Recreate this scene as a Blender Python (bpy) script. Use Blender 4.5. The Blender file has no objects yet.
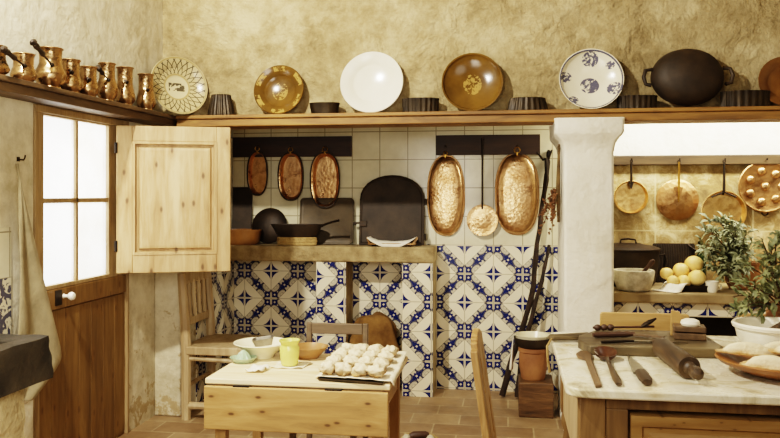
import bpy, bmesh, math, random
from mathutils import Vector, Matrix, Euler, noise as mnoise
PI = math.pi
R = math.radians
sc = bpy.context.scene
COL = sc.collection
rnd = random.Random(7)

# ------------------------------------------------------------------ camera
CAM_H = 1.36
F = 775.0
YAW = R(8.66)
CS, SN = math.cos(YAW), math.sin(YAW)
cam = bpy.data.cameras.new('camera')
camo = bpy.data.objects.new('camera', cam)
COL.objects.link(camo)
camo.location = (0, 0, CAM_H)
camo.rotation_euler = (R(90), 0, YAW)
cam.sensor_width = 36
cam.lens = F / 780 * 36
cam.shift_y = -24 / 780
cam.clip_start = 0.05
sc.camera = camo


def at(u, v, X=None, Y=None, z=None):
    """place on a known plane of the room that a sight line of the photograph meets"""
    a = (u - 390) / F
    b = (195 - v) / F
    d = Vector((-SN + a * CS, CS + a * SN, b))
    if X is not None: t = X / d.x
    elif Y is not None: t = Y / d.y
    else: t = (z - CAM_H) / d.z
    return Vector((0, 0, CAM_H)) + d * t


# ------------------------------------------------------------------ materials
def S(h):
    h = h.lstrip('#')
    o = []
    for i in (0, 2, 4):
        c = int(h[i:i + 2], 16) / 255
        o.append(c / 12.92 if c <= 0.04045 else ((c + 0.055) / 1.055) ** 2.4)
    return (*o, 1)


class V:
    def __init__(s, nt, x): s.nt, s.x = nt, x
    def _op(s, op, *a):
        n = s.nt.nodes.new('ShaderNodeMath'); n.operation = op
        for i, q in enumerate((s,) + a):
            q = q.x if isinstance(q, V) else q
            if isinstance(q, (int, float)): n.inputs[i].default_value = q
            else: s.nt.links.new(q, n.inputs[i])
        return V(s.nt, n.outputs[0])
    def __add__(s, o): return s._op('ADD', o)
    def __radd__(s, o): return s._op('ADD', o)
    def __sub__(s, o): return s._op('SUBTRACT', o)
    def __rsub__(s, o): return (s * -1) + o
    def __mul__(s, o): return s._op('MULTIPLY', o)
    def __rmul__(s, o): return s._op('MULTIPLY', o)
    def __truediv__(s, o): return s._op('DIVIDE', o)
    def abs(s): return s._op('ABSOLUTE')
    def rnd(s): return s._op('ROUND')
    def sin(s): return s._op('SINE')
    def sqrt(s): return s._op('SQRT')
    def max(s, o): return s._op('MAXIMUM', o)
    def min(s, o): return s._op('MINIMUM', o)
    def lt(s, o): return s._op('LESS_THAN', o)
    def gt(s, o): return s._op('GREATER_THAN', o)
    def atan2(s, o): return s._op('ARCTAN2', o)


class MB:
    def __init__(s, name, rough=0.6, metal=0.0, spec=0.5):
        s.m = bpy.data.materials.new(name); s.m.use_nodes = True
        s.nt = s.m.node_tree; s.N = s.nt.nodes; s.L = s.nt.links
        s.b = s.N['Principled BSDF']
        s.b.inputs['Roughness'].default_value = rough
        s.b.inputs['Metallic'].default_value = metal
        s.b.inputs['Specular IOR Level'].default_value = spec
        s.tc = s.N.new('ShaderNodeTexCoord')
        s.co = s.tc.outputs['Object']
    def xyz(s):
        n = s.N.new('ShaderNodeSeparateXYZ'); s.L.new(s.co, n.inputs[0])
        return [V(s.nt, n.outputs[i]) for i in range(3)]
    def mapped(s, scale, rot=(0, 0, 0)):
        n = s.N.new('ShaderNodeMapping')
        n.inputs['Scale'].default_value = scale; n.inputs['Rotation'].default_value = rot
        s.L.new(s.co, n.inputs[0]); return n.outputs[0]
    def noise(s, scale, detail=4, rough=0.6, vec=None, dist=0.0):
        n = s.N.new('ShaderNodeTexNoise')
        n.inputs['Scale'].default_value = scale; n.inputs['Detail'].default_value = detail
        n.inputs['Roughness'].default_value = rough; n.inputs['Distortion'].default_value = dist
        s.L.new(vec or s.co, n.inputs['Vector']); return V(s.nt, n.outputs[0])
    def voro(s, scale, vec=None, feature='F1'):
        n = s.N.new('ShaderNodeTexVoronoi'); n.feature = feature
        n.inputs['Scale'].default_value = scale
        s.L.new(vec or s.co, n.inputs['Vector']); return V(s.nt, n.outputs['Distance'])
    def ramp(s, f, stops):
        n = s.N.new('ShaderNodeValToRGB')
        e = n.color_ramp.elements
        while len(e) < len(stops): e.new(0.5)
        for q, (p, c) in zip(e, stops):
            q.position = p; q.color = c if len(c) == 4 else (*c, 1)
        s.L.new(f.x, n.inputs[0]); return n.outputs[0]
    def mix(s, f, a, b, mode='MIX'):
        n = s.N.new('ShaderNodeMix'); n.data_type = 'RGBA'; n.blend_type = mode
        for i, q in ((0, f), (6, a), (7, b)):
            if isinstance(q, V): q = q.x
            if isinstance(q, (int, float)): n.inputs[i].default_value = q
            elif isinstance(q, tuple): n.inputs[i].default_value = q
            else: s.L.new(q, n.inputs[i])
        return n.outputs[2]
    def color(s, c):
        if isinstance(c, tuple): s.b.inputs['Base Color'].default_value = c
        else: s.L.new(c, s.b.inputs['Base Color'])
    def rough(s, f): s.L.new(f.x, s.b.inputs['Roughness'])
    def bump(s, h, strength=0.3, dist=0.01):
        n = s.N.new('ShaderNodeBump')
        n.inputs['Strength'].default_value = strength; n.inputs['Distance'].default_value = dist
        s.L.new(h.x, n.inputs['Height']); s.L.new(n.outputs[0], s.b.inputs['Normal'])


def soft(f, lo, hi):
    """smooth 0..1 step of a value"""
    n = f.nt.nodes.new('ShaderNodeMapRange'); n.interpolation_type = 'SMOOTHSTEP'
    n.inputs[1].default_value = lo; n.inputs[2].default_value = hi
    f.nt.links.new(f.x, n.inputs[0]); return V(f.nt, n.outputs[0])


def plain(name, c1, c2=None, scale=8, rough=0.6, metal=0, bump=0.15, bscale=None, bdist=0.004, spec=0.5):
    m = MB(name, rough, metal, spec)
    f = m.noise(scale, 5)
    m.color(m.ramp(f, [(0.32, S(c1)), (0.7, S(c2 or c1))]))
    if bump: m.bump(m.noise(bscale or scale * 4, 5), bump, bdist)
    return m.m


def wood(name, dark, mid, light, axis='X', scale=1.0, knots=0.0, rough=0.55, kscale=6, bump=0.25, flat='Y'):
    m = MB(name, rough)
    k = {'X': (0.12, 1, 1), 'Y': (1, 0.12, 1), 'Z': (1, 1, 0.12)}[axis]
    vec = m.mapped(tuple(q * scale for q in k))
    f = m.noise(26, 6, 0.65, vec, 0.6)
    g = m.noise(5, 3, 0.5, vec)
    h = f * 0.6 + g * 0.4
    c = m.ramp(h, [(0.3, S(dark)), (0.48, S(mid)), (0.68, S(light))])
    if knots:
        kk = {'X': (0.45, 1, 1), 'Y': (1, 0.45, 1), 'Z': (1, 1, 0.45)}[axis]
        ax_ = [i for i in range(3) if 'XYZ'[i] != flat]
        xyz = m.xyz(); cb = m.N.new('ShaderNodeCombineXYZ')
        for i, q in enumerate(ax_): m.L.new((xyz[q] * kk[q] + 0.137).x, cb.inputs[i])
        vn = m.N.new('ShaderNodeTexVoronoi'); vn.voronoi_dimensions = '2D'; vn.inputs['Scale'].default_value = kscale
        m.L.new(cb.outputs[0], vn.inputs['Vector'])
        d = V(m.nt, vn.outputs['Distance']) + m.noise(30, 2) * 0.05
        c = m.mix((1 - soft(d, 0.05, 0.12)) * knots, c, S('#3a2410'))
        c = m.mix((1 - soft(d, 0.1, 0.3)) * knots * 0.3, c, S('#7a5326'))
    m.color(c)
    if bump: m.bump(f, bump, 0.003)
    return m.m


def plaster(name, c1, c2, c3, relief=0.6, rscale=7, patch=None):
    m = MB(name, 0.92, spec=0.15)
    a = m.noise(2.2, 6, 0.65); b = m.noise(14, 6, 0.7)
    c = m.ramp(a * 0.6 + b * 0.4, [(0.34, S(c1)), (0.5, S(c2)), (0.66, S(c3))])
    if patch:
        x, y, z = m.xyz()
        p = soft(m.noise(6, 7, 0.75, dist=0.3) - z * 0.12, 0.50, 0.56) * 0.7
        c = m.mix(p, c, S(patch))
    m.color(c)
    h = m.noise(rscale, 9, 0.68, dist=0.15) + soft(m.noise(rscale * 0.5, 4, 0.6, dist=0.3), 0.42, 0.6) * 0.35 + m.noise(rscale * 7, 3, 0.6) * 0.16
    m.bump(h, relief, 0.05)
    return m.m


def tile_base(m, axis, oc, oz, p):
    x, y, z = m.xyz()
    c = {'X': x, 'Y': y}[axis]
    return (c - oc) / p, (z - oz) / p


def azulejo(name, axis, oc, oz, p=0.2):
    """blue and white scrolling lozenge tiles: flowers on one set of tile corners, square knots on the other"""
    m = MB(name, 0.22)
    u, v = tile_base(m, axis, oc, oz, p)
    s = (u + v) * 0.5; t = (u - v) * 0.5
    ds = s - s.rnd(); dt = t - t.rnd()
    ax = (ds + dt).abs(); ay = (ds - dt).abs()
    mx = ax.max(ay); mn = ax.min(ay); l1 = ax + ay
    nx = 1 - mx
    # flower
    fl = (ax.sqrt() + ay.sqrt()).lt(0.73) * mn.gt(0.030)
    # four squares round every knot, one on the tile centre
    q = ((nx - 0.135).abs()).max((mn - 0.135).abs())
    qi = (nx - 0.135).abs() + (mn - 0.135).abs()
    sq = q.lt(0.1) * (1 - qi.lt(0.045))
    e = (ax - 0.5).abs(); g = (ay - 0.5).abs()
    cs = (e.max(g)).lt(0.095) * (1 - (e + g).lt(0.045))
    # scroll lobes along the band
    pp = mx - mn
    d1 = (((pp - 0.44) / 0.31) * ((pp - 0.44) / 0.31) + ((l1 - 0.79) / 0.18) * ((l1 - 0.79) / 0.18)).sqrt()
    band = l1.gt(0.71)
    line = ((d1 - 0.92).abs()).lt(0.13) * band
    line2 = ((d1 * 14 + l1 * 20).sin()).gt(0.45) * band * d1.lt(0.9)
    edge = ((l1 - 0.715).abs()).lt(0.010)
    tri = band * d1.gt(1.06) * (l1 - 1).abs().lt(0.15) * q.gt(0.10) * pp.lt(0.48) * pp.gt(0.09)
    cream = m.mix(m.noise(9, 3), S('#e2d7ba'), S('#efe6cd'))
    col = m.mix(band, cream, S('#cbc2a9'))
    col = m.mix(edge * 0.75, col, S('#6f6c62'))
    col = m.mix(line * 0.95 + line2 * 0.35, col, S('#262c4e'))
    blue = m.mix(m.noise(40, 3), S('#10184a'), S('#1f2c70'))
    col = m.mix(fl.max(sq).max(cs).max(tri), col, blue)
    gu = (u - u.rnd()).abs(); gv = (v - v.rnd()).abs()
    gr = gu.min(gv).lt(0.013)
    col = m.mix(gr * 0.7, col, S('#8d8063'))
    m.color(col)
    m.rough(gr * 0.5 + 0.22)
    m.bump((gr * -1.0) + m.noise(5, 2) * 0.8, 0.25, 0.003)
    return m.m


def white_tile(name, axis, oc, oz, p=0.2):
    m = MB(name, 0.2)
    u, v = tile_base(m, axis, oc, oz, p)
    gr = ((u - u.rnd()).abs()).min((v - v.rnd()).abs()).lt(0.016)
    c = m.ramp(m.noise(4, 4), [(0.3, S('#c9bf9f')), (0.7, S('#e2dabd'))])
    m.color(m.mix(gr * 0.75, c, S('#7d7158')))
    m.bump((gr * -1.0) + m.noise(5, 2) * 1.4, 0.3, 0.004)
    return m.m


def copper(name, c1='#7f5430', c2='#dcb488', rough=0.26, bump=0.2, scale=46):
    m = MB(name, rough, 1.0)
    f = m.noise(7, 5, 0.7)
    m.color(m.ramp(f, [(0.3, S(c1)), (0.5, S(c2)), (0.72, S('#ad7f50'))]))
    m.rough(m.noise(12, 4) * 0.3 + (rough - 0.1))
    m.bump(m.voro(scale) + m.noise(10, 3) * 0.6, bump, 0.006)
    return m.m


def marble(name):
    m = MB(name, 0.22)
    f = m.noise(4.5, 8, 0.62, dist=1.6)
    m.color(m.ramp(f, [(0.3, S('#8a7a5c')), (0.41, S('#cbbf9f')), (0.5, S('#e0d8c2')), (0.6, S('#d6cbae')), (0.72, S('#b39c70'))]))
    m.rough(m.noise(8, 4) * 0.3 + 0.12)
    return m.m


def floor_tiles(name):
    m = MB(name, 0.6)
    n = m.N.new('ShaderNodeTexBrick'); n.offset = 0.5
    n.inputs['Scale'].default_value = 1.0
    n.inputs['Brick Width'].default_value = 0.29; n.inputs['Row Height'].default_value = 0.2
    n.inputs['Mortar Size'].default_value = 0.005; n.inputs['Mortar Smooth'].default_value = 0.2
    n.inputs['Color1'].default_value = S('#85694a'); n.inputs['Color2'].default_value = S('#a08764')
    n.inputs['Mortar'].default_value = S('#b09c78')
    n.inputs['Bias'].default_value = 0.0
    m.L.new(m.mapped((1, 1, 1)), n.inputs['Vector'])
    c = m.mix(soft(m.noise(5, 6, 0.7), 0.35, 0.7) * 0.55, n.outputs[0], S('#6d543a'))
    m.color(c)
    m.rough(m.noise(9, 4) * 0.5 + 0.25)
    m.bump(m.noise(30, 4) * 0.4 - V(m.nt, n.outputs['Fac']), 0.3, 0.004)
    return m.m


M = {}
M['plaster_hood'] = plaster('rough ochre plaster', '#796848', '#a6946f', '#c9b994', 0.75, 8)
M['plaster_left'] = plaster('cream plaster', '#b3a78a', '#d4cab0', '#e5ddc7', 0.22, 6, '#9c8357')
M['plaster_white'] = plaster('whitewashed plaster', '#d9d1bc', '#e8e2d1', '#f0ebdd', 0.3, 6)
M['plaster_plain'] = plaster('plain plaster', '#b9a98a', '#cdbf9f', '#d9ceb0', 0.2, 5)
M['floor'] = floor_tiles('terracotta floor tiles')
M['azulejo'] = azulejo('blue azulejo back', 'X', -0.10, 0.81)
M['azulejo_side'] = azulejo('blue azulejo side', 'Y', 5.23, 0.81)
M['white_tile'] = white_tile('white glazed tile', 'X', -0.10, 1.01)
M['white_tile_left'] = white_tile('white glazed tile left', 'Y', 3.09, 1.20)
M['shelf'] = wood('brown shelf wood', '#513718', '#86602f', '#a9803f', 'X', 1, 0.3)
M['shelf_y'] = wood('dark shelf wood', '#33251a', '#54402a', '#7a6244', 'Y', 1)
M['door'] = wood('chestnut door wood', '#453018', '#6d5029', '#8c6d40', 'Z', 1, 0.7, kscale=8, flat='X')
M['door_frame'] = wood('door frame wood', '#6b5436', '#937a55', '#b59c75', 'Z', 1)
M['pine'] = wood('pale pine', '#7d5f39', '#a98a5e', '#c4aa80', 'Z', 1, 0.8, kscale=8)
M['pine_x'] = wood('scrubbed pine', '#b39467', '#d8c094', '#ece0c0', 'X', 1, 0.0)
M['pine_leaf'] = wood('knotty pine', '#775b35', '#9f7d4c', '#b99a69', 'X', 1, 0.95, kscale=13)
M['pine_leg'] = wood('pine leg', '#6f522c', '#957347', '#ae8d5f', 'Z', 1)
M['chair_pale'] = wood('pale chair wood', '#7d6646', '#a8906c', '#c6b28d', 'Z', 1)
M['chair_grey'] = wood('grey brown chair wood', '#3f3122', '#5f4e3a', '#7c6a52', 'X', 1)
M['chair_honey'] = wood('honey chair wood', '#604523', '#8f6d40', '#b89868', 'Z', 1, 0.2)
M['chair_tan'] = wood('tan plank wood', '#86663a', '#a5834f', '#bd9c6a', 'X', 1)
M['dark_rail'] = wood('almost black wood', '#160d06', '#2c1a0e', '#3f2816', 'X', 1)
M['old_rail'] = wood('old rail wood', '#20170c', '#3d2e19', '#574429', 'X', 1)
M['cabinet'] = wood('brown cabinet wood', '#463220', '#745834', '#94764b', 'Z', 1, 0.2)
M['cabinet_x'] = wood('brown drawer wood', '#674a27', '#8f6c3c', '#a98857', 'X', 1, 0.6, kscale=30)
M['board'] = wood('dark chopping board', '#2a2216', '#4c3f2a', '#786848', 'X', 1)
M['tool'] = wood('dark utensil wood', '#1d150c', '#3d2d1a', '#685234', 'Y', 1)
M['tool_x'] = wood('dark beater wood', '#20130a', '#402818', '#5e4029', 'X', 1)
M['tool_mid'] = wood('mid utensil wood', '#352719', '#5b452c', '#806749', 'Y', 1)
M['spoon'] = wood('reddish spoon wood', '#24120a', '#432616', '#5f3f28', 'Y', 1, rough=0.35)
M['block'] = wood('rough dark block', '#2a1b0e', '#533a21', '#7b5a36', 'X', 2.0, bump=0.6)
M['stick'] = plain('dark bark', '#1a120b', '#3a291a', 20, 0.85, bump=0.6, bdist=0.01)
M['copper'] = copper('hammered copper')
M['copper_jug'] = copper('polished copper', '#5c4228', '#b59670', 0.22, 0.35, 45)
M['copper_pale'] = copper('pale copper', '#b5823f', '#ecc98c', 0.3, 0.2, 30)
M['copper_dull'] = copper('dull copper', '#6d4a2c', '#b08a60', 0.38, 0.4, 34)
M['iron'] = plain('blackened iron', '#1c150e', '#35291d', 9, 0.5, 0.6, 0.3)
M['iron_matte'] = plain('sooty black iron', '#241c13', '#3f3224', 7, 0.6, 0.3, 0.3)
M['iron_grey'] = plain('grey brown iron', '#40372a', '#5e513d', 5, 0.5, 0.4, 0.2)
M['tin_black'] = plain('black baking tin', '#211a11', '#40331f', 14, 0.45, 0.5, 0.25)
M['steel'] = plain('tarnished steel', '#5c5444', '#8d8470', 12, 0.35, 0.9, 0.1)
M['tin'] = plain('old grey tin', '#7e776a', '#aaa394', 16, 0.4, 0.7, 0.2)
M['brass'] = plain('brass', '#8d6a30', '#c09a55', 12, 0.35, 1.0, 0.1)
M['stone_ledge'] = plain('worn tan stone', '#7d6845', '#b8a47a', 9, 0.9, bump=0.8, bscale=26, bdist=0.02)
M['stone_counter'] = plain('sandy counter slab', '#75613e', '#a5916a', 5, 0.7, bump=0.3, bscale=30)
M['stone_sink'] = plain('dark grey stone', '#241f17', '#463d2f', 7, 0.75, bump=0.7, bscale=14, bdist=0.015)
M['masonry'] = plain('crumbling masonry', '#94825c', '#d2c198', 4, 0.95, bump=0.9, bscale=12, bdist=0.03)
M['stone_mortar'] = plain('pale pitted stone', '#9a9078', '#d6ccb2', 18, 0.9, bump=0.7, bscale=40, bdist=0.008)
M['terracotta'] = plain('orange terracotta', '#74492a', '#a6774c', 5, 0.7, bump=0.2)
M['terra_glaze'] = plain('brown glazed earthenware', '#5a3a1c', '#875f34', 4, 0.25, bump=0.1)
M['terra_bowl'] = plain('honey glazed bowl', '#7f5c36', '#a98459', 5, 0.25, bump=0.1)
M['terra_plate'] = plain('orange brown earthenware', '#74481f', '#a06c3a', 5, 0.4, bump=0.1)
M['white_glaze'] = plain('white glazed pottery', '#e6dfc9', '#f2ecdb', 3, 0.15, bump=0.03)
M['cream_glaze'] = plain('cream glazed pottery', '#d8cfae', '#e9e1c6', 6, 0.25, bump=0.05)
M['yellow_glaze'] = plain('yellow green glazed pottery', '#c9c463', '#ddd885', 5, 0.2, bump=0.05)
M['cloth'] = plain('white linen', '#ddd5c0', '#efe9da', 10, 0.95, bump=0.3)
M['towel'] = plain('unbleached linen', '#83775b', '#aa9d7e', 6, 0.95, bump=0.5, bscale=60, bdist=0.006)
M['sack'] = plain('brown sackcloth', '#5f4320', '#8a683a', 10, 0.95, bump=0.5, bscale=50, bdist=0.008)
M['rope'] = plain('pale coiled straw', '#8b7144', '#b89d68', 26, 0.9, bump=0.9, bscale=80, bdist=0.01)
M['paper'] = plain('baking paper', '#d3c6a8', '#e9dfc6', 8, 0.85, bump=0.4, bscale=25, bdist=0.01)
M['pastry'] = plain('sugar dusted pastry', '#b98f5c', '#efe2c8', 20, 0.9, bump=0.6, bscale=50, bdist=0.008)
M['turnover'] = plain('sugared turnover pastry', '#d2ac76', '#efdcb8', 9, 0.85, bump=0.5, bscale=40, bdist=0.006)
M['fruit'] = plain('yellow fruit', '#d3a850', '#ecd08a', 6, 0.45, bump=0.2, bscale=90)
M['garlic'] = plain('chalky white', '#e0d8c2', '#f2ecdc', 8, 0.6, bump=0.1)
M['leaf'] = plain('grey green leaf', '#5a6043', '#a3a67f', 11, 0.6, bump=0.1)
M['leaf_dark'] = plain('dark green leaf', '#4a5030', '#868a5e', 11, 0.55, bump=0.1)
M['twig'] = plain('brown twig', '#3a2a18', '#5c4629', 20, 0.9, bump=0.2)
M['berry'] = plain('rust red dry berries', '#54331a', '#7d5531', 20, 0.8, bump=0.2)
M['dry'] = plain('dry brown stems', '#4c3a22', '#77603c', 20, 0.9, bump=0.2)
def sugared(name, crust, mid, sugar, z0, z1, bump):
    m = MB(name, 0.9, spec=0.1)
    x, y, z = m.xyz()
    f = soft(z + (m.noise(40, 4) - 0.5) * (z1 - z0) * 1.2, z0, z1)
    c = m.mix(f, m.mix(m.noise(14), S(crust), S(mid)), S(sugar))
    m.color(c); m.bump(m.noise(60, 4) + m.noise(18, 3), bump, 0.008)
    return m.m


M['pastry'] = sugared('sugar dusted bun', '#94703f', '#c39d6a', '#e0d0b0', -.004, .042, 1.0)
M['turnover'] = sugared('sugared turnover crust', '#9a6e3c', '#c69c64', '#e6d5b2', -.002, .022, .6)
M['marble'] = marble('worn white marble')
M['shadow_niche'] = plain('niche shade', '#17110b', '#2a2016', 6, 0.95, bump=0.2)  # near-black colour paints in the shade inside the counter opening
M['porcelain'] = plain('white porcelain', '#ece6d6', '#f4f0e4', 4, 0.15, bump=0.0)


def m_glass_pane():
    m = bpy.data.materials.new('old window glass'); m.use_nodes = True
    nt = m.node_tree; nt.nodes.clear()
    out = nt.nodes.new('ShaderNodeOutputMaterial')
    tr = nt.nodes.new('ShaderNodeBsdfTransparent'); tl = nt.nodes.new('ShaderNodeBsdfTranslucent')
    gl = nt.nodes.new('ShaderNodeBsdfGlossy'); gl.inputs['Roughness'].default_value = 0.05
    tc = nt.nodes.new('ShaderNodeTexCoord'); no = nt.nodes.new('ShaderNodeTexNoise')
    no.inputs['Scale'].default_value = 4; no.inputs['Detail'].default_value = 4
    nt.links.new(tc.outputs['Object'], no.inputs['Vector'])
    rp = nt.nodes.new('ShaderNodeMapRange'); rp.inputs[1].default_value = 0.35; rp.inputs[2].default_value = 0.7
    rp.inputs[3].default_value = 0.15; rp.inputs[4].default_value = 0.5
    nt.links.new(no.outputs[0], rp.inputs[0])
    a = nt.nodes.new('ShaderNodeMixShader'); nt.links.new(rp.outputs[0], a.inputs[0])
    nt.links.new(tr.outputs[0], a.inputs[1]); nt.links.new(tl.outputs[0], a.inputs[2])
    b = nt.nodes.new('ShaderNodeMixShader'); b.inputs[0].default_value = 0.06
    nt.links.new(a.outputs[0], b.inputs[1]); nt.links.new(gl.outputs[0], b.inputs[2])
    nt.links.new(b.outputs[0], out.inputs[0]); return m


M['glass'] = m_glass_pane()
mg = MB('green pressed glass', 0.08)
mg.color(mg.mix(mg.noise(6), S('#a9c9a0'), S('#d9ead0')))
mg.b.inputs['Transmission Weight'].default_value = 0.35
M['green_glass'] = mg.m
mg = MB('dark bottle glass', 0.1)
mg.color(mg.mix(mg.noise(6), S('#1c2a18'), S('#33452b')))
mg.b.inputs['Transmission Weight'].default_value = 0.3
M['bottle'] = mg.m


def m_stone_wall():
    m = MB('gilded stone slabs', 0.75)
    x, y, z = m.xyz()
    u = (x - 0.98) / 0.62; v = (z - 0.5) / 0.62
    gr = ((u - u.rnd()).abs()).min((v - v.rnd()).abs() + 0.002).lt(0.009)
    f = m.noise(9, 8, 0.75, dist=0.6); g = m.noise(2.5, 4)
    c = m.ramp(f * 0.6 + g * 0.4, [(0.38, S('#6f5a38')), (0.5, S('#a28858')), (0.62, S('#d6c49a'))])
    m.color(m.mix(gr * 0.6, c, S('#d8c89c')))
    m.bump(m.noise(24, 6), 0.5, 0.01)
    return m.m


M['stone_wall'] = m_stone_wall()


def m_panel_floral():
    m = MB('blue floral tile', 0.25)
    u, v = tile_base(m, 'Y', 3.09, 0.98, 0.2)
    f = soft(m.noise(24, 3, 0.5, dist=1.5), 0.5, 0.54)
    x = (u - u.rnd()); y = (v - v.rnd())
    r = (x * x + y * y).sqrt()
    ring = ((r - 0.3).abs()).lt(0.05)
    m.color(m.mix((f.max(ring)) * 0.9, S('#d9cfb2'), S('#2c3050')))
    return m.m


M['floral'] = m_panel_floral()


def rad(m):
    x, y, z = m.xyz()
    return x, y, (x * x + y * y).sqrt(), y.atan2(x)


def m_plate_grid(Rr):
    m = MB('cream plate with dark spiral grid', 0.25)
    x, y, r, th = rad(m)
    rr = r / Rr
    a = ((th * 12 + rr * 9).sin()).abs(); b = ((th * 12 - rr * 9).sin()).abs()
    g = (a.lt(0.26)).max(b.lt(0.26)) * rr.gt(0.46) * rr.lt(0.92)
    c = soft(m.noise(40, 3), 0.48, 0.52) * ((x / Rr).abs()).lt(0.28) * ((y / Rr).abs()).lt(0.14)
    ring = ((rr - 0.43).abs()).lt(0.025)
    col = m.mix(rr.lt(0.4), S('#b0a078'), S('#c2b48f'))
    col = m.mix(ring.max(((rr - 0.95).abs()).lt(0.02)) * 0.6, col, S('#8b7440'))
    col = m.mix((g.max(c)) * 0.9, col, S('#2c261b'))
    m.color(col); return m.m


def m_plate_brown(Rr, motif, name):
    m = MB(name, 0.18)
    x, y, r, th = rad(m)
    rr = r / Rr
    base = m.ramp(m.noise(5, 4), [(0.3, S('#4a3514')), (0.7, S('#705223'))])
    rim = (th * 3).sin().abs().gt(0.62) * rr.gt(0.78) * rr.lt(0.95) * soft(m.noise(40, 3), 0.40, 0.52)
    cen = soft(m.noise(48, 3, 0.5, dist=0.8), 0.48, 0.54) * (((x / Rr) * (x / Rr) * 1.4 + (y / Rr) * (y / Rr)).sqrt()).lt(0.36)
    f = cen * 0.55 + (rim * 0.7 if motif else rim * 0.0)
    m.color(m.mix(f, base, S('#bb9a58'))); return m.m


def m_plate_flower(Rr):
    m = MB('white bowl with blue sprays', 0.2)
    x, y, r, th = rad(m)
    x = x / Rr; y = y / Rr
    f = None
    for (px, py, q) in ((-0.02, -0.12, 0.3), (-0.0, 0.72, 0.26), (0.74, -0.28, 0.24), (-0.78, 0.12, 0.2), (-0.55, -0.66, 0.16), (0.62, 0.5, 0.14)):
        d = ((x - px) * (x - px) + (y - py) * (y - py) * 1.3).sqrt().lt(q)
        f = d if f is None else f.max(d)
    f = f * soft(m.noise(60, 4, 0.6), 0.42, 0.5)
    ring = ((r / Rr - 0.965).abs()).lt(0.02)
    c = m.ramp(m.noise(4, 3), [(0.3, S('#d9d0b6')), (0.7, S('#e8e1cb'))])
    m.color(m.mix(f.max(ring) * 0.9, c, S('#2a2f57'))); return m.m


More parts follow.
